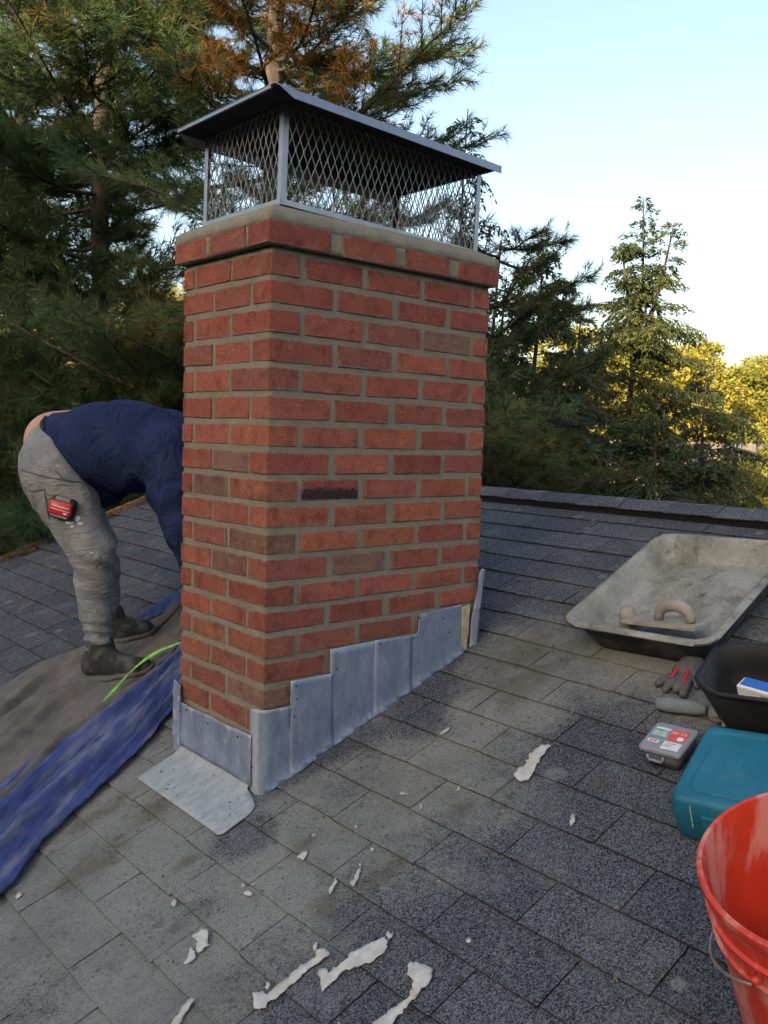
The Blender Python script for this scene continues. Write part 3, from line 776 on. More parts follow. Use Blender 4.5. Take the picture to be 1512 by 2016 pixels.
# ------------------------------------------------------------------ materials for tools and cloth
def tub_in():
    k = NT('mortar_residue', .95, .1)
    c = k.mix(k.ramp(k.noise(9, 5, .65), .3, .7), (.19, .198, .176), (.385, .40, .388))
    c = k.mix(k.math('MULTIPLY', k.smooth(k.noise(20, 6, .75), .50, .66), .75), c, (.105, .10, .082))
    c = k.mix(k.math('MULTIPLY', k.smooth(k.noise(5, 3, .6), .50, .62), .55), c, (.415, .43, .42))
    k.col(c); k.bump(k.math('ADD', k.noise(28, 6, .75), k.math('MULTIPLY', k.noise(150, 3), .4)), .016, 1.0); return k.m
M['residue'] = tub_in()
M['tub'] = plain('black_tub_plastic', (.03, .031, .035), .7, .3, scale=18, dirt=(.20, .20, .195), dirtamt=.6)
M['float'] = plain('mortar_caked_wood', (.29, .27, .235), .9, .15, scale=30, bump=.002, dirt=(.22, .20, .17))
M['red_plastic_pale'] = plain('pinkish_handle', (.27, .25, .225), .7, .3, scale=25, dirt=(.40, .38, .35))
M['glove'] = plain('grey_knit', (.11, .11, .118), .9, .1, scale=120, bump=.001)
M['glove_red'] = plain('red_rubber', (.42, .035, .045), .6, .3)
M['bag'] = plain('black_bag', (.016, .017, .02), .65, .35, scale=9, dirt=(.10, .10, .105), dirtamt=.4)
M['white_box'] = plain('white_card', (.68, .70, .72), .5, .4, var=.05)
M['blue_box'] = plain('blue_card', (.03, .13, .50), .5, .4, var=.1)
M['tool_grip'] = plain('dusty_blue_grey_grip', (.17, .20, .215), .85, .2, scale=35, dirt=(.26, .265, .255))
M['tool_grey'] = plain('grey_green_grip', (.22, .23, .21), .85, .2, scale=45, dirt=(.30, .28, .25))
M['dark_steel'] = plain('dark_steel', (.05, .055, .065), .55, .5, .5)
def clear_plastic(name, c, f):
    k = NT(name, .35, .5); k.col(c); k.b.inputs['Transmission Weight'].default_value = f; k.b.inputs['IOR'].default_value = 1.3; k.rgh(.45); return k.m
M['clear_lid'] = clear_plastic('frosted_lid', (.29, .315, .38), .25)
M['clear_box'] = clear_plastic('frosted_box', (.17, .185, .225), .35)
M['screws'] = plain('screw_heap', (.10, .10, .11), .5, .5, .5, var=.5, scale=160, bump=.004)
M['label_red'] = plain('label_red', (.58, .10, .075), .5, .3, var=.08)
M['label_white'] = plain('label_white', (.66, .68, .72), .5, .3, var=.06)
M['label_teal'] = plain('label_teal', (.10, .34, .36), .5, .3, var=.15)
M['label_pale'] = plain('label_pale', (.38, .42, .40), .5, .3, var=.25, scale=120)
M['print_dark'] = plain('print_dark', (.12, .12, .14), .6, .2)
def case_mat():
    k = NT('teal_case', .48, .4)
    c = k.mix(k.ramp(k.noise(7, 5, .6), .3, .7), (.008, .104, .170), (.013, .148, .235))
    c = k.mix(k.math('MULTIPLY', k.smooth(k.noise(160, 4, .75), .60, .75), .35), c, (.20, .29, .33))
    c = k.mix(k.math('MULTIPLY', k.smooth(k.noise(12, 5, .6), .55, .75), .25), c, (.10, .26, .31))
    k.col(c); k.bump(k.noise(260, 3), .0012, .5); return k.m
M['case'] = case_mat()
def bucket_mat():
    k = NT('red_bucket', .42, .45)
    c = k.mix(k.ramp(k.noise(8, 4), .3, .7), (.48, .030, .014), (.60, .050, .022))
    sm = k.noise(11, 6, .65, vec=k.map((1.6, 1.6, .45)))
    c = k.mix(k.math('MULTIPLY', k.smooth(sm, .46, .62), .68), c, (.58, .29, .25))
    c = k.mix(k.math('MULTIPLY', k.smooth(k.noise(26, 5, .7), .62, .72), .6), c, (.28, .10, .07))
    k.col(c); k.rgh(k.ramp(sm, .4, .65, .35, .8)); k.bump(k.noise(45, 4), .0015, .4); return k.m
M['bucket'] = bucket_mat()
M['wire'] = plain('galvanised_wire', (.30, .28, .26), .5, .5, .6, var=.25)
M['flake'] = plain('peeled_sealant', (.47, .475, .475), .7, .3, var=.15, scale=40, bump=.002, dirt=(.42, .37, .28), dirtamt=.6)
M['crumb'] = plain('mortar_crumb', (.12, .115, .095), .95, .1, var=.5, scale=60)
M['crumb_pale'] = plain('mortar_crumb_pale', (.30, .295, .27), .95, .1, var=.4, scale=60)
M['needle_dry'] = plain('dry_needles', (.27, .13, .05), .9, .1, var=.4, scale=40)
def tarp_mat(name, c, c2, dust, amt, ang):
    k = NT(name, .75, .3)
    w = k.map((1, 1, 1), (0, 0, ang))
    st = k.noise(4.5, 6, .6, vec=k.map((1.0, 6, 3), (0, 0, 0), vec=w))
    cc = k.mix(k.ramp(k.noise(10, 4), .3, .7), c, c2)
    cc = k.mix(k.math('MULTIPLY', k.smooth(st, .42, .72), amt), cc, dust)
    cc = k.mix(k.math('MULTIPLY', k.smooth(k.noise(60, 5, .75), .62, .72), .5), cc, dust)
    k.col(cc); k.bump(k.math('ADD', k.noise(18, 5, .6), k.math('MULTIPLY', k.noise(300, 2), .1)), .006, .5); return k.m
M['tarp_blue'] = tarp_mat('blue_tarp', (.026, .044, .145), (.046, .072, .235), (.19, .20, .21), .6, rad(-35))
M['tarp_brown'] = tarp_mat('brown_canvas', (.080, .074, .070), (.130, .121, .114), (.19, .185, .175), .4, rad(-35))
M['strap'] = plain('lime_webbing', (.20, .52, .10), .7, .2, var=.25, scale=60)

# ------------------------------------------------------------------ mortar tub
def ring(lx, ly, r, z, n=6, c=(0, 0)): return [(x, y, z) for x, y in rounded_rect(lx, ly, r, n, c)]
tub = tag(empty('mortar_tub', roof_mat(1.205, -.508, .004, rad(4.3))), 'large black plastic mixing tub caked with pale dried mortar', 'tub')
loft([ring(.50, .335, .055, .006), ring(.515, .35, .06, .012), ring(.592, .405, .048, .094), ring(.60, .412, .050, .097), ring(.632, .442, .060, .094), ring(.636, .446, .061, .098), ring(.632, .442, .043, .104), ring(.605, .415, .050, .106), ring(.596, .406, .047, .100), ring(.51, .345, .055, .018)], True, True).build('tub_body', M['tub'], tub, smooth=True)
rr = random.Random(8); rings = []
for lx, ly, r, z in ((.637, .447, .062, .101), (.630, .440, .058, .1085), (.606, .416, .049, .1105), (.584, .394, .043, .104), (.566, .380, .058, .085), (.544, .366, .056, .062), (.520, .350, .056, .042), (.500, .334, .06, .032), (.44, .28, .06, .026)):
    rings.append([(x*(1+.008*wob(x*16, y*16, 2, z*30)), y*(1+.012*wob(x*14, y*14, 2, z*40)), z+.0022*wob(x*24, y*24, 2)) for x, y in rounded_rect(lx, ly, r, 8)])
loft(rings, False, False).build('mortar_coat', M['residue'], tub, smooth=True)
P = np.zeros((46, 32, 3))
for i in range(46):
    for j in range(32):
        a1, b1 = i/22.5-1, j/15.5-1; x, y = a1*.258*math.sqrt(1-.2*b1*b1), b1*.174*math.sqrt(1-.2*a1*a1)
        h = .031+.005*wob(x*9, y*9, 2.2)+.0035*wob(x*26, y*26, 2)+rr.uniform(-.0016, .0016)
        h += .026*math.exp(-((x+.16)**2/.006+(y+.05)**2/.006))+.034*math.exp(-((x-.14)**2/.010+(y+.06)**2/.006))+.020*math.exp(-((x+.03)**2/.012+(y+.10)**2/.004))+.016*math.exp(-((x+.19)**2/.004+(y-.02)**2/.02))+.012*math.exp(-((x-.14)**2/.01+(y-.08)**2/.005))
        P[i, j] = (x, y, max(h, .027))
quad_grid('mortar_bed', P, M['residue'], tub)
g = Geo()
for k in range(170):
    a = rr.random()**.5; th_ = rr.uniform(0, 6.28); x, y = -.06+.19*a*math.cos(th_), .03+.13*a*math.sin(th_); sz = rr.uniform(.0015, .007)*rr.random()+.0012
    g.add([(x+rr.uniform(-1, 1)*sz, y+rr.uniform(-1, 1)*sz, .036+rr.uniform(-.5, 1)*sz) for _ in range(5)], [(0, 1, 2), (0, 2, 3), (0, 3, 1), (4, 2, 1), (4, 3, 2), (4, 1, 3)])
o = g.build('mortar_lumps', M['residue'], tub); o['kind'] = 'stuff'
# float and trowel lying inside the tub
fl = tag(empty('plaster_float', roof_mat(.968, -.592, .116, rad(2), (rad(-4), rad(15)))), 'mortar-caked hand float with arched handle lying in the mixing tub', 'float')
Geo().box((0, 0, 0), (.082, .215, .011)).build('float_plate', M['float'], fl, bevel=.002)
g = Geo(); pts = []
for k in range(13):
    t = math.pi*k/12; pts.append((.0, -.030-.046*math.cos(t)*1.0, .006+.043*math.sin(t)**.7))
g.tube(pts, [.012+.005*math.sin(math.pi*k/12) for k in range(13)], 10); g.build('float_handle', M['red_plastic_pale'], fl, smooth=True)
tr = tag(empty('margin_trowel', roof_mat(.995, -.462, .052, rad(10), (rad(6), rad(-16)))), 'trowel standing in the mixing tub with its pale stubby handle up', 'trowel')
loft([[(x, y, z) for x, y in rounded_rect(a, b, min(a, b)*.42, 5)] for a, b, z in ((.062, .058, 0), (.056, .052, .030), (.046, .043, .062), (.039, .037, .078), (.022, .020, .086))]).build('handle', M['float'], tr, smooth=True)
Geo().box((0, 0, -.010), (.004, .045, .028)).build('blade', M['dark_steel'], tr, bevel=.0012)

# ------------------------------------------------------------------ glove
gm = empty('work_glove', roof_mat(.885, -.672, .006, 0)); tag(gm, 'grey knit work glove with red strips lying by the mixing tub', 'glove')
fing = [[(-.012, .022, .012, .0105), (-.035, .034, .010, .0098), (-.048, .038, .008, .0085)], [(-.018, .008, .013, .0115), (-.044, .008, .012, .0105), (-.066, .006, .009, .0092)],
        [(-.016, -.010, .013, .0115), (-.040, -.014, .012, .0105), (-.055, -.018, .009, .0092)], [(-.012, -.024, .012, .0115), (-.040, -.034, .012, .0108), (-.066, -.043, .009, .0095)], [(.022, -.026, .010, .0108), (.002, -.046, .010, .0100), (-.016, -.053, .008, .009)]]
def glove_f(X):
    f = sdf_caps(X, [(.022, 0, .010, .022), (.045, .004, .010, .024), (.075, .006, .009, .026)], .02)
    f = smin(f, sdf_caps(X, [(.02, .016, .010, .016), (.02, -.016, .010, .016)], .01), .02)
    for ch in fing: f = smin(f, sdf_caps(X, ch, .006), .006)
    return np.maximum(f, -(X[..., 2]-.0005))
blob('glove_body', glove_f, (-.085, -.075, -.006), (.115, .055, .045), .0032, M['glove'], gm)
for pts in ([(.050, .020, .033), (.02, .014, .030), (-.01, .010, .026), (-.03, .009, .0235)], [(.050, -.004, .0345), (.02, -.012, .030), (-.012, -.022, .025), (-.036, -.030, .0235)], [(.052, -.012, .034), (.046, .006, .0355), (.052, .024, .033)]):
    g = Geo(); g.tube(pts, .0048, 6, flat=.45); g.build('red_strip', M['glove_red'], gm, smooth=True)

# ------------------------------------------------------------------ black tool bag and its box
bag = tag(empty('tool_bag', roof_mat(.80, -.98, .003, rad(8))), 'open black tool bag with soft sides beside the teal case', 'bag')
rb_ = [ring(.165, .275, .05, .002, 6, (.035, 0)), ring(.175, .285, .055, .03, 6, (.025, 0)), ring(.20, .305, .06, .09, 6, (.012, 0)), ring(.215, .325, .065, .138, 6, (0, 0)), ring(.224, .334, .07, .147, 6, (0, 0)), ring(.222, .332, .07, .154, 6, (0, 0)), ring(.208, .318, .065, .150, 6), ring(.19, .295, .058, .09, 6, (.012, 0)), ring(.16, .27, .05, .012, 6, (.03, 0))]
rb_ = [[(x+.004*wob(x*9, y*9, 2, z*20), y+.004*wob(x*11, y*8, 2, z*9), z+(.006*wob(x*6, y*6, 1.4) if z > .1 else 0)) for x, y, z in r] for r in rb_]
loft(rb_).build('bag_body', M['bag'], bag, smooth=True)
g = Geo(); pr = [(x, y, .150+.006*wob(x*6, y*6, 1.4)) for x, y in rounded_rect(.224, .334, .07, 6)]
g.tube(pr+[pr[0]], .0055, 6, cap=False); g.build('rim_piping', M['vent'], bag, smooth=True)
bx = tag(empty('carton', roof_mat(.800, -.975, .014, rad(-4), (0, rad(-4)))), 'white and blue carton inside the open black bag', 'carton')
Geo().box((0, 0, .047), (.036, .185, .094)).build('carton_body', M['white_box'], bx, bevel=.003)
Geo().box((.003, -.002, .0955), (.028, .176, .002)).build('blue_panel', M['blue_box'], bx)
Geo().box((-.0188, .02, .082), (.0006, .030, .008)).build('printed_mark', M['label_pale'], bx)

# ------------------------------------------------------------------ loose hand tools
hd = tag(empty('brick_trowel', roof_mat(.764, -.742, .020, rad(-78))), 'trowel with dusty blue-grey rubber handle lying behind the small plastic box', 'trowel')
prof = [(-.060, .0115), (-.057, .0165), (-.03, .0185), (.0, .018), (.035, .0165), (.055, .0135), (.060, .010)]
g = Geo(); g.tube([(a, 0, 0) for a, r in prof], [r for a, r in prof], 12); g.build('handle', M['tool_grip'], hd, smooth=True)
g = Geo(); g.tube([(.058, 0, 0), (.075, 0, -.002), (.085, .0, -.010)], [.006, .005, .0045], 8); g.build('tang', M['dark_steel'], hd, smooth=True)
ht = tag(empty('pointing_tool', roof_mat(.775, -.832, .022, rad(20), (0, rad(10)))), 'stubby grey-green tool handle end between trowel and black bag', 'hand tool')
loft([[(x, y, z) for y, z in rounded_rect(a, b, .014, 4)] for a, b, x in ((.030, .026, -.026), (.040, .034, -.018), (.041, .036, .012), (.032, .028, .026))]).build('grip', M['tool_grey'], ht, smooth=True)
Geo().box((-.024, -.017, -.012), (.018, .012, .014)).build('end_cap', M['red_plastic_pale'], ht, bevel=.003)

# ------------------------------------------------------------------ small plastic screw box
sb = tag(empty('screw_box', roof_mat(.600, -.808, .004, rad(5))), 'small clear plastic box with red label beside the teal case', 'plastic box')
loft([ring(.084, .074, .010, 0), ring(.094, .088, .010, .038), ring(.090, .084, .009, .038), ring(.080, .070, .009, .004)]).build('box_body', M['clear_box'], sb, smooth=True)
loft([ring(.076, .066, .010, .005), ring(.080, .072, .010, .026), ring(.05, .05, .01, .029)]).build('screw_contents', M['screws'], sb, smooth=True)
loft([ring(.101, .097, .009, .0385), ring(.104, .100, .010, .0395), ring(.104, .100, .010, .0470), ring(.101, .097, .010, .0492), ring(.092, .088, .010, .0495)]).build('lid', M['clear_lid'], sb, smooth=True)
g = Geo(); pts = [(-.053, .026, .036), (-.056, .026, .030), (-.057, .022, .025), (-.057, -.006, .025), (-.056, -.010, .030), (-.053, -.010, .036)]
g.tube(pts, .0032, 6); g.build('latch', M['clear_lid'], sb, smooth=True)
def lab(name, x, y, dx, dy, m, z=.0497): return Geo().box((x, y, z+.0002), (dx, dy, .0004)).build(name, M[m], sb)
lab('label_panel', .014, -.018, .040, .040, 'label_red'); lab('label_panel', -.026, -.018, .028, .040, 'label_white')
lab('label_panel', .010, .024, .032, .034, 'label_pale'); lab('label_panel', .030, .024, .006, .034, 'label_white')
lab('label_stripe', .022, .030, .008, .020, 'label_teal', .0500); lab('label_stripe', -.003, .024, .007, .034, 'label_teal', .0500); lab('label_stripe', -.020, .027, .010, .026, 'label_white', .0500); lab('label_stripe', -.020, .027, .005, .018, 'label_red', .0504)
for q in range(3): lab('print_line', -.018-.006*q, -.014+.003*q, .0014, .024-.004*q, 'print_dark', .0500)
g = Geo(); g.lathe([(.0001, 0), (.0075, 0), (.0075, .0004), (.0001, .0004)], 16, (.004, -.026, .0501)); g.build('label_badge', M['label_white'], sb)
def text(body, size, mat, parent, m4, name='lettering'):
    c = bpy.data.curves.new(name, 'FONT'); c.body = body; c.size = size; c.extrude = .0001; c.align_x = 'CENTER'; c.align_y = 'CENTER'; c.materials.append(mat)
    t = bpy.data.objects.new('t', c); COL.objects.link(t); dg = bpy.context.evaluated_depsgraph_get()
    me = bpy.data.meshes.new_from_object(t.evaluated_get(dg)); bpy.data.objects.remove(t); bpy.data.curves.remove(c)
    o = link(name, me, parent, mat); o.matrix_basis = m4; return o
text('Nr 1\u00bd', .013, M['label_white'], sb, Matrix.Translation((.022, -.018, .0503)) @ Matrix.Rotation(rad(-90), 4, 'Z'))

# ------------------------------------------------------------------ teal case
tc = tag(empty('tool_case', roof_mat(.375, -.940, .004, rad(11.5))), 'flat teal plastic power tool case lying behind the red bucket', 'tool case')
LX, LY, LH = .262, .375, .098
cc = (LX/2, -LY/2)
loft([ring(LX-.020, LY-.02, .016, .0, 5, cc), ring(LX-.010, LY-.012, .020, .006, 5, cc), ring(LX-.004, LY-.004, .022, .046, 5, cc)], True, True).build('case_base', M['case'], tc, smooth=True).modifiers.new('e', 'EDGE_SPLIT').split_angle = rad(50)
loft([ring(LX-.002, LY-.002, .022, .0475, 5, cc), ring(LX, LY, .023, .052, 5, cc), ring(LX-.006, LY-.006, .023, .086, 5, cc), ring(LX-.014, LY-.014, .021, .095, 5, cc), ring(LX-.026, LY-.026, .017, LH, 5, cc), ring(LX-.056, LY-.056, .016, LH, 5, cc), ring(LX-.060, LY-.060, .015, LH-.0022, 5, cc), ring(LX-.066, LY-.066, .014, LH-.0022, 5, cc), ring(LX-.070, LY-.070, .013, LH+.0008, 5, cc)], True, True).build('case_lid', M['case'], tc, smooth=True).modifiers.new('e', 'EDGE_SPLIT').split_angle = rad(50)
Geo().box((.001, -.085, .052), (.010, .040, .030)).build('latch', M['case'], tc, bevel=.002)
Geo().box((.000, -.25, .052), (.010, .040, .030)).build('latch', M['case'], tc, bevel=.002)
Geo().box((-.0006, -.046, .062), (.0012, .0022, .052)).build('scratch', M['label_pale'], tc)

# ------------------------------------------------------------------ red bucket
bk = tag(empty('bucket', roof_mat(.118, -1.364, .004, 0)), 'red plastic bucket with wire handle and mortar smears, cut by the frame', 'bucket')
H = .330
outer = [(.120, 0), (.128, .004), (.131, .02), (.149, H-.105), (.1555, H-.104), (.1565, H-.098), (.152, H-.096), (.1525, H-.068), (.159, H-.067), (.160, H-.060), (.1545, H-.057), (.156, H-.022), (.163, H-.020), (.1655, H-.012), (.165, H-.003), (.162, H), (.1575, H-.001), (.1555, H-.008), (.149, H-.10), (.127, .012), (.0001, .010)]
g = Geo(); g.lathe([(.0001, 0)]+outer, 64); o = g.build('bucket_body', M['bucket'], bk, smooth=True)
o.modifiers.new('e', 'EDGE_SPLIT').split_angle = rad(40)
g = Geo(); rs_ = random.Random(4); rows = []
for z in np.linspace(.012, .05, 4):
    rows.append([((.127+.022*(z/.2))*.985*math.cos(t), (.127+.022*(z/.2))*.985*math.sin(t), z+.012*math.sin(3*t)*(z-.012)/.04) for t in np.linspace(0, 2*math.pi, 33)[:-1]])
loft(rows, False, False).build('mortar_smear', M['crumb'], bk, smooth=True)
EAR = rad(170)
e1 = np.array([math.cos(EAR), math.sin(EAR), 0]); e2 = np.array([-math.sin(EAR), math.cos(EAR), 0])*-1
for sg in (1, -1):
    c = e1*sg*.158+np.array([0, 0, H-.080]); g = Geo(); g.tube([c-e1*sg*.004, c+e1*sg*.009], [.007, .005], 12); g.build('handle_ear', M['bucket'], bk, smooth=True)
pts = []
for k in range(25):
    t = math.pi*k/24; dl = rad(28)
    p = e1*math.cos(t)*.170+(e2*math.cos(dl)-np.array([0, 0, 1])*math.sin(dl))*math.sin(t)*.178+np.array([0, 0, H-.080]); pts.append(p)
g = Geo(); g.tube(pts, .0024, 8); g.build('wire_handle', M['wire'], bk, smooth=True)

# ------------------------------------------------------------------ peeled sealant flakes
FL = {
'long_l': ([(-.376, -.507), (-.362, -.522), (-.362, -.535), (-.321, -.538), (-.274, -.54), (-.251, -.546), (-.238, -.533), (-.227, -.544), (-.228, -.561), (-.237, -.567), (-.267, -.559), (-.316, -.559), (-.357, -.558), (-.372, -.55), (-.38, -.558), (-.394, -.541)], 'long thin white peeled strip with hooked foot, in front of the chimney'),
'wide': ([(-.267, -.575), (-.256, -.584), (-.262, -.597), (-.233, -.6), (-.195, -.601), (-.16, -.615), (-.14, -.626), (-.141, -.638), (-.166, -.653), (-.192, -.65), (-.218, -.635), (-.244, -.619), (-.267, -.62), (-.295, -.621)], 'broad white peeled strip, widest of those near the picture bottom'),
'wide_tip': ([(-.135, -.624), (-.126, -.623), (-.124, -.633), (-.132, -.639), (-.14, -.635)], 'round white chip at the upper tip of the broad peeled strip'),
'hook': ([(-.277, -.75), (-.24, -.756), (-.213, -.763), (-.191, -.755), (-.18, -.746), (-.177, -.726), (-.162, -.713), (-.15, -.716), (-.139, -.75), (-.151, -.767), (-.167, -.773), (-.183, -.77), (-.204, -.776), (-.226, -.776), (-.253, -.776), (-.30, -.785), (-.32, -.76)], 'white peeled strip with a knobbed end, running off the bottom edge'),
'angular': ([(-.372, -.274), (-.348, -.274), (-.341, -.286), (-.362, -.324), (-.361, -.331), (-.388, -.326), (-.382, -.31), (-.372, -.295)], 'angular white peeled scrap left of the long strips'),
'comma': ([(-.421, -.325), (-.407, -.318), (-.391, -.301), (-.387, -.306), (-.393, -.324), (-.405, -.334), (-.418, -.332)], 'small comma-shaped white scrap just below the angular scrap'),
'corner': ([(-.506, -.43), (-.484, -.42), (-.468, -.414), (-.455, -.413), (-.452, -.425), (-.468, -.43), (-.482, -.434), (-.496, -.445), (-.53, -.46), (-.54, -.44)], 'white peeled strip cut off at the bottom edge, leftmost one there'),
'tri': ([(-.097, -.282), (-.081, -.281), (-.072, -.289), (-.082, -.3), (-.094, -.307), (-.096, -.294)], 'small triangular white scrap on the dusty shingles before the apron'),
'sliver1': ([(-.128, -.438), (-.107, -.423), (-.092, -.416), (-.094, -.422), (-.114, -.435), (-.127, -.442)], 'thin straight white sliver beside the club-ended sliver'),
'sliver2': ([(-.081, -.451), (-.07, -.454), (-.055, -.445), (-.03, -.426), (-.031, -.433), (-.054, -.451), (-.067, -.462), (-.085, -.471), (-.085, -.459)], 'white sliver with a club-shaped end in the dusty patch'),
'strip_right': ([(.37, -.532), (.393, -.526), (.414, -.533), (.449, -.516), (.478, -.518), (.507, -.53), (.504, -.542), (.461, -.547), (.423, -.558), (.372, -.574), (.359, -.561)], 'curled white peeled strip lying left of the small plastic box'),
'curl': ([(.406, -.254), (.428, -.249), (.443, -.257), (.427, -.264), (.411, -.259)], 'tiny curled white flake below the side flashing'),
'small_right': ([(.302, -.742), (.326, -.729), (.33, -.737), (.311, -.749), (.297, -.75)], 'tiny white flake left of the teal case'),
'small_left': ([(-.566, .231), (-.555, .236), (-.553, .221), (-.567, .217)], 'tiny white flake beside the lower end of the blue tarp'),
'chip1': ([(-.242, -.527), (-.229, -.517), (-.224, -.52), (-.234, -.529), (-.242, -.533)], 'tiny white chip above the head of the long thin strip'),
'chip2': ([(-.355, -.518), (-.347, -.51), (-.342, -.515), (-.346, -.523), (-.354, -.526)], 'tiny white chip above the hooked foot of the long strip'),
'chip3': ([(-.233, -.265), (-.224, -.269), (-.223, -.288), (-.23, -.291), (-.236, -.279)], 'small oblong white chip midway between apron and angular scrap'),
'chip6': ([(-.351, -.148), (-.339, -.14), (-.339, -.152), (-.346, -.16), (-.353, -.159)], 'small ragged white chip above the angular scrap'),
}
rest = [[(.182, -.331), (.19, -.338), (.193, -.353), (.186, -.354), (.182, -.343)], [(.259, -.45), (.273, -.442), (.278, -.445), (.269, -.452), (.26, -.455)], [(.178, -.403), (.183, -.406), (.169, -.422), (.164, -.421)], [(-.222, -.24), (-.215, -.242), (-.219, -.253), (-.226, -.251)], [(-.211, -.259), (-.201, -.267), (-.204, -.269), (-.212, -.265)], [(.043, -.324), (.048, -.326), (.044, -.334), (.039, -.331)], [(.011, -.415), (.017, -.415), (.013, -.424), (.008, -.422)], [(-.057, -.764), (-.049, -.764), (-.049, -.772), (-.056, -.775), (-.06, -.77)]]
def flake(poly, label, k):
    A = np.array(poly); c = A.mean(0); r = random.Random(k); big = np.ptp(A, axis=0).max()
    P2 = []
    for i in range(len(poly)):          # ragged outline
        p, q = A[i], A[(i+1) % len(A)]; P2.append(tuple(p))
        m = int(np.linalg.norm(q-p)/.009)
        for s in range(1, m+1):
            P2.append(tuple(p+(q-p)*s/(m+1)+np.array([r.uniform(-.0034, .0034), r.uniform(-.0034, .0034)])))
    def fm(a, b):
        return R3(a-c[0], b-c[1],   .0016+(.0015+.0022*min(1, big/.1))*abs(wob((a-c[0])*9, (b-c[1])*9, 2.2, k))+.0)-RO
    o = sheet('sealant_flake', P2, lambda a, b: fm(a, b), M['flake'], None, .010, .0009)
    o.location = R3(c[0], c[1], .004)
    return tag(o, label, 'flake', 'white sealant flakes scattered on the roof')
for k, (poly, lb) in enumerate(FL.values()): flake(poly, lb, k)
for k, poly in enumerate(rest): flake(poly, 'tiny white speck-like flake on the dusty shingles', 40+k)

# ------------------------------------------------------------------ crumbs and dry needles
rc = random.Random(17)
def crumbs(name, mat, n, smin_, smax_, zones):
    g = Geo()
    for _ in range(n):
        z = rc.choice(zones); u = rc.gauss(z[0], z[2]); v = rc.gauss(z[1], z[3]); s = rc.uniform(smin_, smax_)*rc.random()**1.5+.0012
        if 0 < u*CT+.02 < CL+.03 and -.02 < v < CS+.02: continue
        c = R3(u, v, .004+s*.3); V = [c+np.array([rc.uniform(-1, 1), rc.uniform(-1, 1), rc.uniform(-.6, .6)])*s for _ in range(5)]
        g.add(V, [(0, 1, 2), (0, 2, 3), (0, 3, 1), (4, 2, 1), (4, 3, 2), (4, 1, 3)])
    o = g.build(name, mat); return tag(o, kind='stuff')
Z1 = [(-.05, -.25, .25, .25), (.3, -.35, .25, .15), (.85, -.2, .12, .1), (-.35, .1, .25, .25), (-.18, .23, .07, .05), (-.02, -.1, .05, .12), (.4, -.7, .3, .2)]
tag(crumbs('mortar_crumbs', M['crumb'], 1300, .001, .0065, Z1), 'dark mortar crumbs scattered over the shingles', 'crumbs')
tag(crumbs('pale_mortar_crumbs', M['crumb_pale'], 500, .001, .006, Z1), 'pale mortar crumbs scattered over the shingles', 'crumbs')
g = Geo()
for k in range(1500):
    if k < 1150: u = rc.uniform(-1.2, 1.75); v = RAKE_Y-abs(rc.gauss(0, .055)); w = .006+rc.random()*.012
    else: u = rc.uniform(.2, 1.78); v = rc.uniform(1.5, 3.2); w = .006
    if 0 < u*CT+.05 < CL+.1 and -.05 < v < CS+.05: continue
    a = rc.uniform(0, math.pi); L = rc.uniform(.03, .06); d = np.array([math.cos(a), math.sin(a)])*L/2; e = np.array([-math.sin(a), math.cos(a)])*.0009
    g.add([R3(u-d[0]-e[0], v-d[1]-e[1], w), R3(u-d[0]+e[0], v-d[1]+e[1], w+.001), R3(u+d[0]+e[0], v+d[1]+e[1], w+rc.random()*.006), R3(u+d[0]-e[0], v+d[1]-e[1], w)], [(0, 1, 2, 3)])
tag(g.build('dry_pine_needles', M['needle_dry']), 'dry orange pine needles caught along the roof edge', 'needles', kind='stuff')

# ------------------------------------------------------------------ cloths
def resample(pl, n):
    A = np.array(pl, float); d = np.r_[0, np.cumsum(np.linalg.norm(np.diff(A, axis=0), axis=1))]; t = np.linspace(0, d[-1], n)
    out = np.stack([np.interp(t, d, A[:, i]) for i in range(A.shape[1])], 1)
    for _ in range(2): out[1:-1] = .25*out[:-2]+.5*out[1:-1]+.25*out[2:]
    return out
def cloth(name, up, lo, mat, n, m, hf, thick=.002, crk=.5):
    a, b = resample(up, n), resample(lo, n); P = np.zeros((n, m, 3))
    for i in range(n):
        for j in range(m):
            t = j/(m-1); s = i/(n-1)
            du, dv, h = hf(s, t); q = a[i]*(1-t)+b[i]*t
            fl_ = 1-math.exp(-((q[0]-.10)**2+(q[1]-1.10)**2)/.022)-math.exp(-((q[0]-.31)**2+(q[1]-1.33)**2)/.016); fl_ = max(0, fl_); h = .009+(h-.009)*fl_
            P[i, j] = R3(q[0]+du, q[1]+dv, max(.008, h+fl_*crk*crinkle(q[0], q[1])*min(1, t/.06, (1-t)/.06)))
    return quad_grid(name, P, mat, None, thick)
_rk = random.Random(19)
CRK = [(_rk.uniform(0, 6.28), _rk.uniform(.035, .14), _rk.uniform(0, 6.28), _rk.uniform(-1, 1)) for _ in range(11)]
def crinkle(u, v, w=0.0):
    h = 0.0
    for a, wl, ph, b in CRK:
        x = (u*math.cos(a)+v*math.sin(a)); y = (-u*math.sin(a)+v*math.cos(a))
        h += (abs(math.sin(math.pi*x/wl+ph+1.6*b*math.sin(y*9+ph)))**.8-.6)*wl*.040
    return h
def ridge(x): return 1-abs(((x % 1)+1) % 1*2-1)
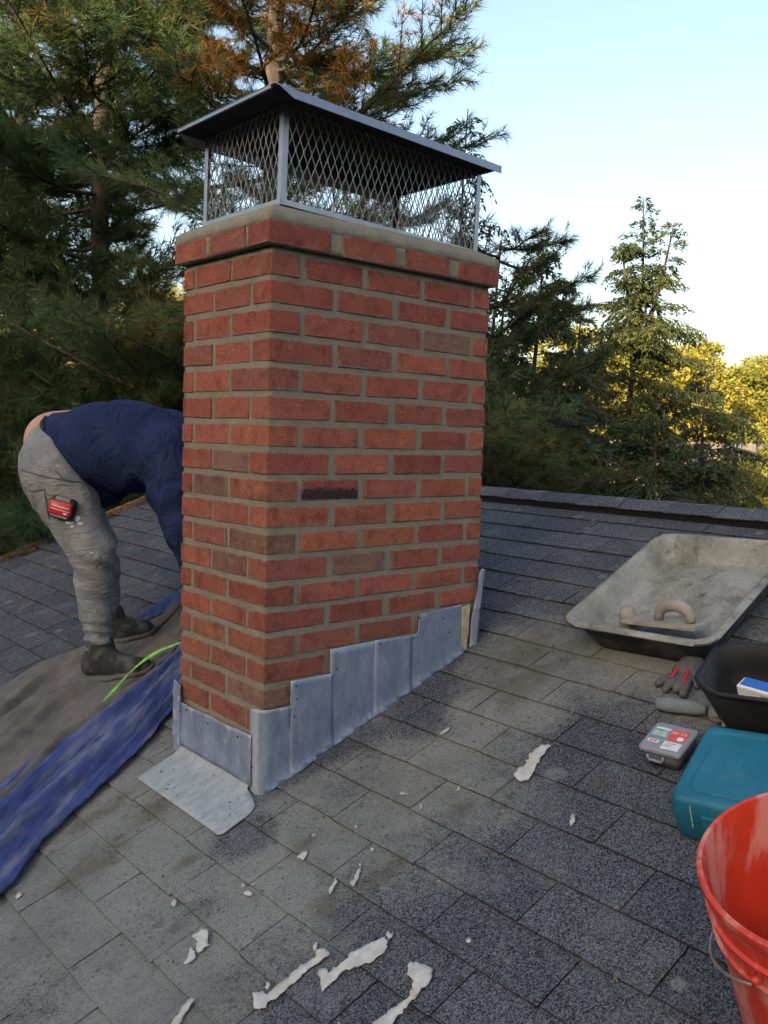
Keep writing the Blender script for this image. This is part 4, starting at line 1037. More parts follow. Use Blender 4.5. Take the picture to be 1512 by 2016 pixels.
def f_brown(s, t):
    e = min(1, t/.06)*min(1, (1-t)/.05)
    fold = .036*max(0, math.sin(2*math.pi*(1.7*t+.5*s)+2.2*math.sin(s*3.1)))**5+.036*max(0, math.sin(2*math.pi*(3.3*t-.8*s)+1.5*math.sin(s*4.7+1)))**6+.007*wob(s*5, t*5, 1.4)
    lift = .010*math.exp(-((t-.02)/.05)**2)
    return (.012*math.sin(s*9)*(1-t), .015*math.sin(s*13+1)*(1-t), .009+max(0, fold)*e+lift)
br_up = [(.90, 1.36), (.712, 1.33), (.471, 1.37), (.397, 1.40), (.268, 1.43), (.144, 1.46), (.018, 1.50), (-.187, 1.434), (-.391, 1.486), (-.7, 1.50), (-1.0, 1.6)]
br_lo = [(.50, .78), (.374, .72), (.164, .66), (.08, .66), (-.06, .66), (-.264, .62), (-.442, .55), (-.628, .50), (-.85, .45), (-1.1, .4)]
tag(cloth('canvas_drop_cloth', br_up, br_lo, M['tarp_brown'], 210, 110, f_brown), "creased dusty brown canvas drop cloth under the worker's shoes", 'drop cloth')
def f_blue(s, t):
    e = min(1, t/.10)**.7*min(1, (1-t)/.08)**.6
    hump = .034*math.sin(math.pi*t)**.8*(1-.35*s)+.018*math.exp(-((t-.78)/.16)**2)
    f = 0
    for k, (fr, ph, am, dr) in enumerate(((3.0, .2, .030, .5), (5.3, .9, .020, -.7), (9.1, .3, .011, .5))):
        f += am*(ridge(fr*t+dr*s*.8+.10*math.sin(s*6+k)+ph)-.5)
    return (.010*math.sin(s*17+1)*(t-.5), .010*math.sin(s*11)*(t-.5), .020+(hump+f)*e+.004*wob(s*9, t*6, 1.3))
bl_up = [(.60, 1.20), (.50, 1.13), (.40, 1.06), (.27, .98), (.13, .905), (-.017, .868), (-.239, .822), (-.423, .757), (-.613, .703), (-.85, .66)]
bl_lo = [(.37, .66), (.25, .66), (.12, .621), (.035, .578), (-.034, .532), (-.142, .488), (-.444, .351), (-.54, .275), (-.684, .212), (-.85, .13)]
tag(cloth('blue_tarp', bl_up, bl_lo, M['tarp_blue'], 220, 120, f_blue, .0012, .35), 'bunched blue tarp with deep lengthwise folds, lying left of the chimney', 'tarp')
tag(cloth('blue_cloth_corner', [(.40, 1.46), (.52, 1.50), (.66, 1.52)], [(.40, 1.40), (.50, 1.36), (.64, 1.34)], M['tarp_blue'], 26, 12, lambda s, t: (0, 0, .020+.012*math.sin(math.pi*t)+.005*wob(s*4, t*4, 1.5))), 'small blue cloth corner showing beyond the brown drop cloth', 'cloth')
def ribbon(name, pts, w, mat, n=50):
    A = resample(pts, n); P = np.zeros((n, 3, 3))
    for i in range(n):
        t = A[min(i+1, n-1)]-A[max(i-1, 0)]; t = t/np.linalg.norm(t); nr = np.array([-t[1], t[0]])
        for j in range(3):
            k = (j-1)*w/2; P[i, j] = R3(A[i][0]+nr[0]*k, A[i][1]+nr[1]*k, A[i][2]+.0025*(j == 1)+.003*(j-1)*math.sin(i*.25))
    return quad_grid(name, P, mat, None, .0022)
tag(ribbon('webbing_strap', [(.40, .86, .075), (.33, .90, .072), (.29, .925, .070), (.246, .965, .062), (.177, .975, .050), (.11, .952, .044), (.038, .915, .036), (-.021, .875, .030), (-.05, .85, .022)], .015, M['strap']), 'lime green webbing strap lying along the blue tarp', 'strap')
ck = tag(ribbon('black_cord', [(.56, 1.30, .06), (.487, 1.254, .055), (.448, 1.24, .045), (.337, 1.223, .020)], .012, M['vent'], 24), 'black cord with white tip between blue tarp and far shoe', 'cord')

# ------------------------------------------------------------------ person
def jeans_mat():
    k = NT('grey_jeans', .9, .15)
    c = k.mix(k.ramp(k.noise(9, 6, .7), .3, .7), (.135, .145, .165), (.265, .27, .28))
    c = k.mix(k.math('MULTIPLY', k.smooth(k.noise(5, 3), .48, .66), .5), c, (.25, .225, .175))
    c = k.mix(k.math('MULTIPLY', k.smooth(k.noise(70, 6, .8), .56, .72), .5), c, (.36, .37, .385))
    c = k.mix(k.math('MULTIPLY', k.smooth(k.noise(26, 5, .7), .58, .72), .5), c, (.08, .085, .10))
    wr = k.noise(13, 4, .6, vec=k.map((1.2, 1.2, 2.6)), dist=.6)
    rdg = k.math('ABSOLUTE', k.math('SUBTRACT', k.noise(17, 3, .5, vec=k.map((1.0, 1.0, 2.4)), dist=1.0), .5))
    k.col(c); k.bump(k.math('ADD', k.math('MULTIPLY', rdg, 2.4), k.math('ADD', k.math('MULTIPLY', wr, .5), k.math('MULTIPLY', k.noise(220, 2), .06))), .012, .6); return k.m
M['jeans'] = jeans_mat()
def shirt_mat():
    k = NT('navy_shirt', .95, .1)
    c = k.mix(k.ramp(k.noise(6, 5, .6), .3, .7), (.010, .017, .052), (.021, .034, .098))
    c = k.mix(k.math('MULTIPLY', k.smooth(k.noise(40, 5, .75), .6, .75), .25), c, (.08, .10, .17))
    wr = k.noise(9, 4, .6, vec=k.map((1.4, 1.4, .7)), dist=.8)
    rdg = k.math('ABSOLUTE', k.math('SUBTRACT', k.noise(10, 3, .5, vec=k.map((1.3, 1.3, .8)), dist=1.2), .5))
    k.col(c); k.bump(k.math('ADD', k.math('MULTIPLY', rdg, 2.2), k.math('MULTIPLY', wr, .4)), .022, .75); return k.m
M['shirt'] = shirt_mat()
M['skin'] = plain('skin', (.42, .23, .16), .55, .35, var=.08)
M['shoe'] = plain('dusty_black_shoe', (.032, .033, .036), .8, .2, scale=40, bump=.006, dirt=(.13, .135, .13), dirtamt=.7)
M['sole'] = plain('shoe_sole', (.10, .10, .095), .9, .1, dirt=(.12, .12, .11))
M['paint_spot'] = plain('white_paint', (.62, .63, .65), .6, .3)
M['hair'] = plain('dark_hair', (.02, .014, .010), .7, .3)
PB = np.array([.16, 1.2, -1.30])
person = tag(empty('person', loc=tuple(PB)), 'worker in navy shirt and paint-spotted grey jeans bending over behind the chimney', 'person')
legN = [(-.182, .089, .658, .122), (-.112, -.052, .417, .076), (-.104, -.048, .30, .061), (-.100, -.048, .20, .051), (-.083, -.052, .065, .050)]
legF = [(-.085, .338, .643, .118), (.012, .223, .409, .08), (.036, .203, .30, .064), (.044, .200, .20, .054), (.062, .194, .075, .051)]
pel = [(-.178, .122, .716, .120), (-.105, .322, .708, .120)]
wst = [(-.152, .134, .785, .098), (-.088, .300, .782, .098)]
def pants(X):
    f = sdf_caps(X, pel, .04); f = smin(f, sdf_caps(X, wst, .03), .05)
    fa = smin(f, sdf_caps(X, legN, .030), .03); f = smin(fa, sdf_caps(X, legF, .030), .008)
    # folds: rings behind the knee, bunching at the cuff
    z = X[..., 2]; q = X[..., 0]*.75-X[..., 1]*.66
    ph = 1.3*np.sin(X[..., 1]*23+z*9)
    w1 = np.exp(-((z-.39)/.11)**2)*.010*(np.abs(np.sin(z*46+q*26+ph))-.5); w2 = np.exp(-((z-.11)/.06)**2)*.014*(np.abs(np.sin(z*78+q*22+ph))-.5)
    w3 = .0085*(np.abs(np.sin(z*15-q*24+ph))-.5)*np.exp(-((z-.58)/.14)**2)+.004*(np.abs(np.sin(z*21+q*33+ph))-.5)
    f = f+w1+w2+w3
    # cut off at the waistband and at the cuffs
    wn_ = np.array([.60, -.53, .60]); wn_ = wn_/np.linalg.norm(wn_)
    f = np.maximum(f, (X-np.array([-.118, .205, .815])) @ wn_-.020)
    return np.maximum(f, .036-z+np.where(X[..., 1] > .07, .035, 0))
blob('trousers', pants, (-.36, -.17, .02), (.16, .50, .92), .0095, M['jeans'], person)
armN = [(.080, -.223, .773, .108), (.088, -.271, .641, .086), (.107, -.314, .503, .070), (.137, -.341, .375, .058)]
armF = [(.272, .114, .764, .108), (.333, .074, .613, .082), (.378, .020, .456, .068), (.392, -.028, .330, .057)]
tN = [(-.126, .134, .756, .138), (-.038, .042, .775, .143), (.042, -.043, .780, .152), (.128, -.119, .778, .132)]
tF = [(-.071, .272, .756, .138), (.025, .186, .775, .143), (.119, .117, .780, .152), (.214, .045, .778, .132)]
def shirt(X):
    f = sdf_caps(X, tN, .05); f = smin(f, sdf_caps(X, tF, .05), .06)
    f = smin(f, sdf_caps(X, [(-.09, .19, .755, .135), (.03, .07, .775, .15), (.17, -.04, .782, .135)], .05), .05)
    f = smin(f, sdf_caps(X, armN, .04), .05); f = smin(f, sdf_caps(X, armF, .04), .05)
    f = smin(f, sdf_caps(X, [(-.09, .07, .672, .050), (-.020, .07, .605, .040), (.010, .06, .612, .035)], .03), .06)
    f = smin(f, sdf_caps(X, [(-.06, .22, .672, .050), (.020, .16, .600, .040), (.050, .14, .612, .035)], .03), .06)
    q = X[..., 0]*.75-X[..., 1]*.66; z = X[..., 2]; l = X[..., 0]*.66+X[..., 1]*.75
    ph = 1.5*np.sin(l*15+z*6)
    f = f+.0085*(np.abs(np.sin(q*17+z*9+ph))-.5)+.007*(np.abs(np.sin(z*21-q*19+l*9+ph))-.5)*np.exp(-((z-.62)/.17)**2)
    hem = np.array([-.72, .62, .20]); hem = hem/np.linalg.norm(hem)
    f = np.maximum(f, (X-np.array([-.118, .205, .80])) @ hem-.070)
    return f
blob('shirt', shirt, (-.27, -.44, .30), (.50, .42, .98), .0105, M['shirt'], person)
HD = np.array([.316, -.179, .720])
def body(X):
    f = sdf_caps(X, [(-.135, .215, .790, .112), (-.07, .16, .785, .112), (.05, .055, .785, .11), (.173, -.052, .782, .095), (.246, -.117, .765, .060), (.285, -.150, .745, .060)], .05)
    f = smin(f, sdf_caps(X, [(-.165, .13, .75, .08), (-.09, .30, .75, .08)], .04), .05)
    for ch, k in ((armN, .72), (armF, .72)): f = smin(f, sdf_caps(X, [(a, b, c, r*k) for a, b, c, r in ch], .03), .03)
    for ch in (legN, legF): f = smin(f, sdf_caps(X, [(a, b, c, r*.72) for a, b, c, r in ch], .03), .03)
    d = X-HD; ax = np.array([.66, -.55, -.51]); ax = ax/np.linalg.norm(ax); fc = np.array([.40, -.35, -.85]); fc = fc-ax*(fc@ax); fc /= np.linalg.norm(fc); sd_ = np.cross(ax, fc)
    a, b, c = d@ax, d@fc, d@sd_
    f = smin(f, (np.sqrt((a/.115)**2+(b/.095)**2+(c/.076)**2)-1)*.08, .03)
    f = smin(f, sdf_caps(X, [(*(HD+fc*.095-ax*.005), .014), (*(HD+fc*.108-ax*.030), .013)], .01), .01)     # nose
    for s in (1, -1):
        f = smin(f, sdf_caps(X, [(*(HD+sd_*s*.078-ax*.01), .014), (*(HD+sd_*s*.080-ax*.035), .010)], .01), .006)   # ears
    for (wr, sg) in (((.140, -.343, .36), 1), ((.396, -.033, .315), -1)):
        w = np.array(wr); dn = np.array([.16, -.12, -.98]); sid = np.array([.66, .75, 0])*sg
        f = smin(f, sdf_caps(X, [(*w, .030), (*(w+dn*.055), .036), (*(w+dn*.085+sid*.012), .030)], .02), .02)
        for k in range(4):
            o = w+dn*.10+sid*(-.026+.0175*k)
            f = smin(f, sdf_caps(X, [(*(o-dn*.02), .0095), (*(o+dn*(.030+.004*(k in (1, 2)))), .0090), (*(o+dn*.055+np.array([-.012, .01, 0])), .0080)], .004), .005)
        o = w+dn*.045-sid*.034
        f = smin(f, sdf_caps(X, [(*o, .011), (*(o+dn*.03-sid*.016), .010), (*(o+dn*.055-sid*.014), .0085)], .004), .008)
    return f
blob('body', body, (-.30, -.47, .02), (.52, .42, .95), .0095, M['skin'], person)
def hair(X):
    d = X-HD; ax = np.array([.66, -.55, -.51]); ax = ax/np.linalg.norm(ax); fc = np.array([.40, -.35, -.85]); fc = fc-ax*(fc@ax); fc /= np.linalg.norm(fc); sd_ = np.cross(ax, fc)
    a, b, c = d@ax, d@fc, d@sd_
    f = (np.sqrt((a/.123)**2+(b/.103)**2+(c/.084)**2)-1)*.085
    return np.maximum(f, .03+b*.8-a-.045)
blob('hair', hair, HD-.14, HD+.14, .008, M['hair'], person)
# waistband and belt line
nn = np.array([.60, -.53, .60]); nn = nn/np.linalg.norm(nn); c0_ = np.array([-.118, .205, .815])
trou0 = [c for c in person.children if c.name.startswith('trousers')][0]
VV = np.array([v.co[:] for v in trou0.data.vertices]); dd_ = (VV-c0_) @ nn; sel = VV[(np.abs(dd_-.010) < .007)]
if len(sel) > 20:
    cc0 = sel.mean(0); e1_ = unit0 = np.cross(nn, [0, 0, 1]); e1_ = e1_/np.linalg.norm(e1_); e2_ = np.cross(nn, e1_)
    an = np.arctan2((sel-cc0) @ e2_, (sel-cc0) @ e1_); rr_ = np.hypot((sel-cc0) @ e2_, (sel-cc0) @ e1_); pts = []
    for k in range(36):
        a = -math.pi+2*math.pi*k/36; m_ = np.abs((an-a+math.pi) % (2*math.pi)-math.pi) < .16
        r_ = np.percentile(rr_[m_], 75) if m_.any() else np.median(rr_); pts.append(cc0+e1_*math.cos(a)*r_+e2_*math.sin(a)*r_)
    Fw = np.array([.748, -.663, 0]); pr = np.array([p @ Fw for p in pts]); kb = int(np.argmin(pr)); arc = [pts[(kb+k) % 36] for k in range(-7, 8)]
    g = Geo(); g.tube(arc, [.004]+[.0095]*13+[.004], 8); g.build('waistband', M['vent'], person, smooth=True)
def shoe(name, chain, col):
    A = np.array(chain); zs = lambda X: rz(X[..., 0]+PB[0])-PB[2]+.012
    def f(X):
        d = sdf_caps(X, chain[:3], .02); d = smin(d, sdf_caps(X, [chain[3], (chain[3][0], chain[3][1], chain[3][2]+.035, .048)], .02), .03)
        return np.maximum(d, zs(X)+.010-X[..., 2])
    lo = A[:, :3].min(0)-.075; hi = A[:, :3].max(0)+np.array([.07, .07, .10])
    o = blob(name, f, lo, hi, .0065, M['shoe'], person)
    def fs(X):
        Y = X.copy(); pr = [(a, b, 0.0, r+.006) for a, b, c, r in chain[:3]]; Y[..., 2] = 0
        d = sdf_caps(Y, pr, .02); zz = X[..., 2]-zs(X)
        return np.maximum(np.maximum(d, -zz+.001), zz-.018)
    blob('sole', fs, lo-np.array([0, 0, .05]), hi, .006, M['sole'], o)
    a = np.array(chain[1][:3]); t = np.array(chain[2][:3])-np.array(chain[0][:3]); t = t/np.linalg.norm(t); s = np.cross(t, [0, 0, 1]); s /= np.linalg.norm(s)
    for k in range(4):
        c = np.array(chain[1][:3])+t*(-.030+.018*k)+np.array([0, 0, chain[1][3]*.96-.004*k])
        g = Geo(); g.tube([c-s*.022-np.array([0, 0, .010]), c+np.array([0, 0, .002]), c+s*.022-np.array([0, 0, .010])], .0032, 6); g.build('lace', M['vent'], o, smooth=True)
shoe('shoe', [(-.103, -.041, .006, .043), (-.059, -.114, .016, .044), (.000, -.205, .016, .037), (-.084, -.056, .042, .052)], 0)
shoe('shoe', [(.062, .200, .058, .043), (.108, .139, .070, .041), (.152, .082, .082, .036), (.068, .188, .095, .050)], 0)
# paint spots on the jeans thigh, laid on the cloth along the line of sight of the near side
dgp = bpy.context.evaluated_depsgraph_get()
trou = [c for c in person.children if c.name.startswith('trousers')][0]
from mathutils.bvhtree import BVHTree
bv = BVHTree.FromPolygons([v.co[:] for v in trou.data.vertices], [tuple(p.vertices) for p in trou.data.polygons])
side = Vector((.663, .748, 0)); fwd = Vector((.748, -.663, 0))
def on_cloth(a, z):       # a: metres along the facing direction from the hips, z: height
    o = Vector((-.14, .10, 0))+fwd*a+Vector((0, 0, z))-side*.6
    h = bv.ray_cast(o, side); return h[0], h[1]
rp = random.Random(6)
for a, z, sx, sz in ((.02, .532, .020, .007), (.045, .545, .010, .012), (.055, .528, .014, .005), (.11, .585, .006, .016), (.125, .60, .008, .006), (.15, .50, .008, .005), (.03, .518, .010, .005), (.16, .455, .010, .006), (.10, .43, .006, .004), (.085, .62, .010, .004)):
    p, nr = on_cloth(a+.045, z-.01)
    if p is None: continue
    ex_ = fwd-nr*fwd.dot(nr); ex_.normalize(); ey_ = nr.cross(ex_); g = Geo(); nv = 9
    V = [p+nr*.0042]+[p+nr*.0026+ex_*math.cos(2*math.pi*k/nv)*sx*rp.uniform(.5, 1.1)+ey_*math.sin(2*math.pi*k/nv)*sz*rp.uniform(.5, 1.2) for k in range(nv)]
    g.add(V, [(0, 1+k, 1+(k+1) % nv) for k in range(nv)]).build('paint_spot', M['paint_spot'], trou)
# pocket seams
def seam(path, name='seam'):
    pts = []
    for a, z in resample(path, 14):
        p, nr = on_cloth(a, z)
        if p is not None: pts.append(p+nr*.0015)
    if len(pts) > 2:
        g = Geo(); g.tube(pts, .0028, 5); g.build(name, M['print_dark'], trou, smooth=True)
seam([(-.135, .70), (-.06, .685), (.0, .672), (.05, .665)]); seam([(-.125, .655), (-.10, .63), (-.06, .625), (-.02, .635)]); seam([(-.02, .635), (-.015, .58), (-.01, .53)]); seam([(.01, .70), (.04, .665), (.10, .655)])
# tape measure clipped to the pocket
p, nr = on_cloth(.045, .572)
zx = -side; tilt = rad(-14)
xx = fwd.copy(); yy = Vector((0, 0, 1))
mt = Matrix(((xx[0], yy[0], zx[0], 0), (xx[1], yy[1], zx[1], 0), (xx[2], yy[2], zx[2], 0), (0, 0, 0, 1)))
tm = tag(empty('tape_measure', Matrix.Translation(Vector(PB)+p+zx*.022) @ mt @ Matrix.Rotation(tilt, 4, 'Z') @ Matrix.Scale(1.12, 4)), "red and black tape measure clipped to the worker's jeans pocket", 'tape measure')
M['tape_red'] = plain('tape_red', (.48, .018, .022), .4, .4, var=.15); M['tape_black'] = plain('tape_black', (.02, .022, .022), .6, .3, var=.3)
def slab2(a, b, r, z0, z1): return loft([ring(a-.004, b-.004, r, z0, 5), ring(a, b, r, z0+.003, 5), ring(a, b, r, z1-.004, 5), ring(a-.008, b-.008, r, z1, 5)])
slab2(.078, .066, .016, -.022, .008).build('bumper', M['tape_black'], tm, smooth=True)
slab2(.070, .044, .010, .004, .015).build('case_face', M['tape_red'], tm, smooth=True)
Geo().box((0, -.025, .010), (.052, .006, .006)).build('grip_band', M['tool_grip'], tm, bevel=.001)
Geo().box((0, .028, .000), (.044, .012, .020)).build('belt_clip', M['tool_grip'], tm, bevel=.002)
text('Milwaukee', .0125, M['label_white'], tm, Matrix.Translation((0, .006, .0152)))
g = Geo().add([(-.028, -.003, .0153), (.030, -.0045, .0153), (.030, -.0062, .0153), (-.028, -.0048, .0153)], [(3, 2, 1, 0)]); g.build('stripe', M['label_white'], tm)
lab2 = Geo().box((.018, -.0125, .0151), (.010, .004, .0004)).build('size_mark', M['label_white'], tm)

# ------------------------------------------------------------------ trees
def unit(v): return v/(np.linalg.norm(v)+1e-9)
def tufts(P, D, n, L, W, rng, spread=.75, back=.05):
    """brushes of needles: P,D (m,3) -> triangles"""
    m = len(P); P = np.repeat(P, n, 0); D = np.repeat(D, n, 0)
    rv = rng.normal(size=P.shape); rv /= np.linalg.norm(rv, axis=1)[:, None]
    d = D+rv*spread; d /= np.linalg.norm(d, axis=1)[:, None]
    root = P-D*(rng.random(len(P))*back)[:, None]
    sd = np.cross(d, rng.normal(size=P.shape)); sd /= np.linalg.norm(sd, axis=1)[:, None]
    l = (L*(.7+.5*rng.random(len(P))))[:, None]
    tip = root+d*l; tip[:, 2] -= .12*l[:, 0]
    return np.stack([root-sd*W/2, root+sd*W/2, tip], 1)
def blades(P, D, L, W, rng, jit=.3, flat=None):
    """one leaf-like triangle pair per point"""
    m = len(P); d = D+rng.normal(size=P.shape)*jit; d /= np.linalg.norm(d, axis=1)[:, None]
    up = rng.normal(size=P.shape)*.7+(np.array(flat) if flat is not None else 0)
    sd = np.cross(d, up); sd /= np.linalg.norm(sd, axis=1)[:, None]
    l = (L*(.6+.7*rng.random(m)))[:, None]; w = (W*(.7+.6*rng.random(m)))[:, None]
    mid = P+d*l*.45
    return np.concatenate([np.stack([P, mid+sd*w/2, P+d*l], 1), np.stack([P, P+d*l, mid-sd*w/2], 1)], 0)
def limb(g, pts, r0, r1, n=5):
    k = len(pts); g.tube(pts, [r0+(r1-r0)*i/(k-1) for i in range(k)], n, cap=False)
def rotz(v, a): c, s = math.cos(a), math.sin(a); return np.array([v[0]*c-v[1]*s, v[0]*s+v[1]*c, v[2]])
def tree_thing(name, base, label, group, cat='tree'):
    return tag(empty(name, loc=tuple(base)), label, cat, group)
def finish(t, base, wood, tris, leafmat, crown='crown'):
    wood.v = [(x-base[0], y-base[1], z-base[2]) for x, y, z in wood.v]
    wood.build('trunk', M['bark'], t, smooth=True)
    T = np.concatenate(tris, 0)-np.array(base, dtype=float)
    link(crown, tri_mesh(crown, T), t, leafmat)
def pine(label, base, ztop, zlow, Lmax, seed, mat, n=22, lean=(0, 0), needle=.105, wid=.0034, dens=1.0, r0=.15, whorl=.40, keep=.30, bias=None, r1=.05, seg=.065, side=.85, dead=None):
    rng = np.random.default_rng(seed); base = np.array(base, float); t = tree_thing('pine_tree', base, label, 'pines beside the roof')
    W = Geo(); H = ztop+2-base[2]
    def trunk(z): s = (z-base[2])/H; return np.array([base[0]+lean[0]*s+.05*math.sin(z*1.3+seed), base[1]+lean[1]*s+.05*math.cos(z*1.1+seed), z])
    zz = np.linspace(base[2]-.2, ztop, 26); limb(W, [trunk(z) for z in zz], r0, r1, 9)
    PP, DD = [], []; z = zlow
    while z < ztop:
        f = 1-max(0, (z-zlow))/(ztop+3.5-zlow); nb = rng.integers(4, 7); a0 = rng.random()*6.28
        for b in range(nb):
            az = a0+6.283*b/nb+rng.normal()*.25; L = Lmax*f*rng.uniform(.7, 1.12)
            if bias is not None: L *= bias(az, z)
            if L < .3: continue
            el = rng.uniform(-.12, .28); up = rng.uniform(.02, .16)
            d0 = np.array([math.cos(az)*math.cos(el), math.sin(az)*math.cos(el), math.sin(el)]); s0 = rotz(d0, 1.57); p0 = trunk(z+rng.normal()*.08)
            wv = rng.normal()*.10
            def bp(q): return p0+d0*L*q+np.array([0, 0, 1])*L*(up*q*q-.05*math.sin(q*5))+s0*L*wv*math.sin(q*3.0)
            qs = np.linspace(0, 1, 9); pts = [bp(q) for q in qs]
            if not in_view(np.array(pts[2:]), keep).any(): continue
            limb(W, pts, .007+.008*L, .003, 5)
            q = .22
            while q < 1.0:
                tn = unit(bp(min(q+.05, 1.05))-bp(q)); sgn = 1 if rng.random() < .5 else -1
                sl = L*(.16+.30*(1-q))*rng.uniform(.6, 1.15)
                sdv = unit(rotz(tn, sgn*rng.uniform(.65, 1.15))+np.array([0, 0, rng.normal()*.22+.06]))
                b0 = bp(q); m = max(2, int(sl/seg)); sp = [b0+sdv*sl*k/m+np.array([0, 0, .25*sl*(k/m)**2])*rng.uniform(.0, .9) for k in range(m+1)]
                if in_view(np.array([sp[-1]]), keep)[0]:
                    limb(W, sp, .006, .0025, 3)
                    for k in range(max(1, int(m*.3)), m+1):
                        dk = unit(sp[k]-sp[k-1]); PP.append(sp[k]); DD.append(dk)
                        if rng.random() < side:
                            sg = 1 if k % 2 else -1; d2 = unit(rotz(dk, sg*rng.uniform(.5, .95))+np.array([0, 0, rng.normal()*.3+.1])); ln = rng.uniform(.05, .15)
                            PP.append(sp[k-1]+d2*ln); DD.append(d2)
                q += rng.uniform(.034, .058)*(1.5/L)**.5/dens
            PP.append(pts[-1]); DD.append(unit(pts[-1]-pts[-2]))
        z += whorl*rng.uniform(.75, 1.25)
    PP, DD = np.array(PP), np.array(DD)
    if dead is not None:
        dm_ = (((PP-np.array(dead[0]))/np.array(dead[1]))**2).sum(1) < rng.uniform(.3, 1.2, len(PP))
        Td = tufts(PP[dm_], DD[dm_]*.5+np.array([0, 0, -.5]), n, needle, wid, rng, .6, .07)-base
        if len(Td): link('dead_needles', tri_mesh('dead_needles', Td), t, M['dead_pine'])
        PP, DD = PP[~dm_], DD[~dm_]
    T = tufts(PP, DD, n, needle, wid, rng, .78, .07)
    finish(t, base, W, [T], mat); return len(T)
# the two big pines: branches thin out toward the open sky on the right
def bias_a(az, z):
    d = np.array([math.cos(az), math.sin(az)]) @ np.array([CR[0], CR[1]])
    if d > -.1 and .75 < z < 1.75: return .3
    return .6 if .0 < z < .75 else 1.0
def bias_b(az, z):
    d = np.array([math.cos(az), math.sin(az)]) @ np.array([CR[0], CR[1]])
    if d > .2 and -.2 < z < 1.2: return .55
    if d < -.1 and .3 < z < 1.5: return .3
    return 1.0
NT_ = 0
NT_ += pine('tall pine with dark trunk and heavy green boughs, left of the chimney', (2.35, 6.25, GZ), 5.2, -2.6, 2.9, 3, M['pine'], 15, needle=.12, wid=.0068, dens=1.25, seg=.055, whorl=.34, keep=.12, side=1, bias=bias_a)
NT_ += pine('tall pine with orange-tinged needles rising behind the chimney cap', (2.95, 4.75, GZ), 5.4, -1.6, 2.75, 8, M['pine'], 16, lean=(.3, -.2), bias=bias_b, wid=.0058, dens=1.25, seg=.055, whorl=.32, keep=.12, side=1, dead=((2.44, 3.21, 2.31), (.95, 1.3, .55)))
p_ = (2.19, 7.97, 2.40)
NT_ += pine('pine filling the far left of the view behind the big trunk', (p_[0], p_[1], GZ), 5.2, -1.2, 2.3, 41, M['pine'], 10, needle=.14, wid=.0105, dens=.95, keep=.1, seg=.075)
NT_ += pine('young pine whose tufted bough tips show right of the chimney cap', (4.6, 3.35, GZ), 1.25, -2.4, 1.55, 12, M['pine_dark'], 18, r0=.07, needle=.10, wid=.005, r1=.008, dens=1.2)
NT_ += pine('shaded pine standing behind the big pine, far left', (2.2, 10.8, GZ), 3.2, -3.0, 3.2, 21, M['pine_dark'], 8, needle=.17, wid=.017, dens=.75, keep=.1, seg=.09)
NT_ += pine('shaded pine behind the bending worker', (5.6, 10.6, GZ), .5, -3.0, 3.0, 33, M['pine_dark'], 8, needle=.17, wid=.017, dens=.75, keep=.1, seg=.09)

def hemlock(name, label, base, ztop, rmax, seed, mat, dens=1.0, leaf=(.075, .022), zlow=-4.5, droop=.35, tops=((0, 0),), group='hemlocks beyond the ridge', exp=.75, keep=.25, rt=.13):
    rng = np.random.default_rng(seed); base = np.array(base, float); t = tree_thing(name, base, label, group)
    W = Geo(); PP, DD = [], []
    for ti, (ox, oy) in enumerate(tops):
        zt = ztop-(.35*ti)
        def trunk(z):
            s = max(0, (z-(ztop-2.6))/2.6); return np.array([base[0]+ox*s+.04*math.sin(z*1.7+seed), base[1]+oy*s+.04*math.cos(z*1.3), z])
        if ti == 0: limb(W, [trunk(z) for z in np.linspace(base[2]-.2, zt, 22)], rt, .006, 7)
        else: limb(W, [trunk(z) for z in np.linspace(ztop-2.6, zt, 8)], .05, .01, 6)
        z = zlow if ti == 0 else ztop-2.2
        while z < zt-.05:
            f = ((zt-z)/(zt-zlow))**exp; az = rng.random()*6.283; hi_ = max(0.0, 1-(zt-z)/1.6)
            L = rmax*f*rng.uniform(.40, 1.2)*(.85+.32*math.sin(az*2+z*1.9+seed)*math.sin(z*3.1+seed*2))+.10
            L = max(L, .12); el = rng.uniform(.05, .55)+.55*hi_
            d0 = np.array([math.cos(az)*math.cos(el), math.sin(az)*math.cos(el), math.sin(el)]); p0 = trunk(z)
            def bp(q): return p0+d0*L*q-np.array([0, 0, 1])*L*droop*(1.25*q*q+.2*q)
            pts = [bp(q) for q in np.linspace(0, 1, 7)]
            if in_view(np.array(pts[1:]), keep).any():
                limb(W, pts, .004+.008*L, .002, 4)
                nq = max(4, int(L/.055*dens))
                for q in np.linspace(.15, 1.0, nq):
                    tn = unit(bp(q+.03)-bp(q)); b0 = bp(q)
                    for sg in (1, -1):
                        sl = (.10+L*.30*(1-q*.75))*rng.uniform(.5, 1.1); sd_ = unit(rotz(tn, sg*rng.uniform(.6, 1.1))-np.array([0, 0, rng.uniform(.1, .5)]))
                        m = max(2, int(sl/.035))
                        for k in range(1, m+1):
                            c = b0+sd_*sl*k/m-np.array([0, 0, .35])*sl*(k/m)**2; PP.append(c); DD.append(unit(sd_-np.array([0, 0, .35*k/m])))
                            if rng.random() < .8: PP.append(c); DD.append(unit(rotz(sd_, rng.choice([-1, 1])*.8)-np.array([0, 0, .45])))
            z += .052/dens*rng.uniform(.5, 1.5)
    T = blades(np.array(PP), np.array(DD), leaf[0], leaf[1], rng, .28, (0, 0, 1.2)); finish(t, base, W, [T], mat); return len(T)
NT_ += hemlock('hemlock_tree', 'tall hemlock with sunlit twin top beyond the ridge', (10.95, 6.10, GZ), 3.3, 2.9, 5, M['hemlock_sunlit'], 1.05, (.080, .027), tops=((0, 0), (.42, -.36), (-.40, .30)), exp=.85, droop=.24, keep=.1, zlow=-3.0)
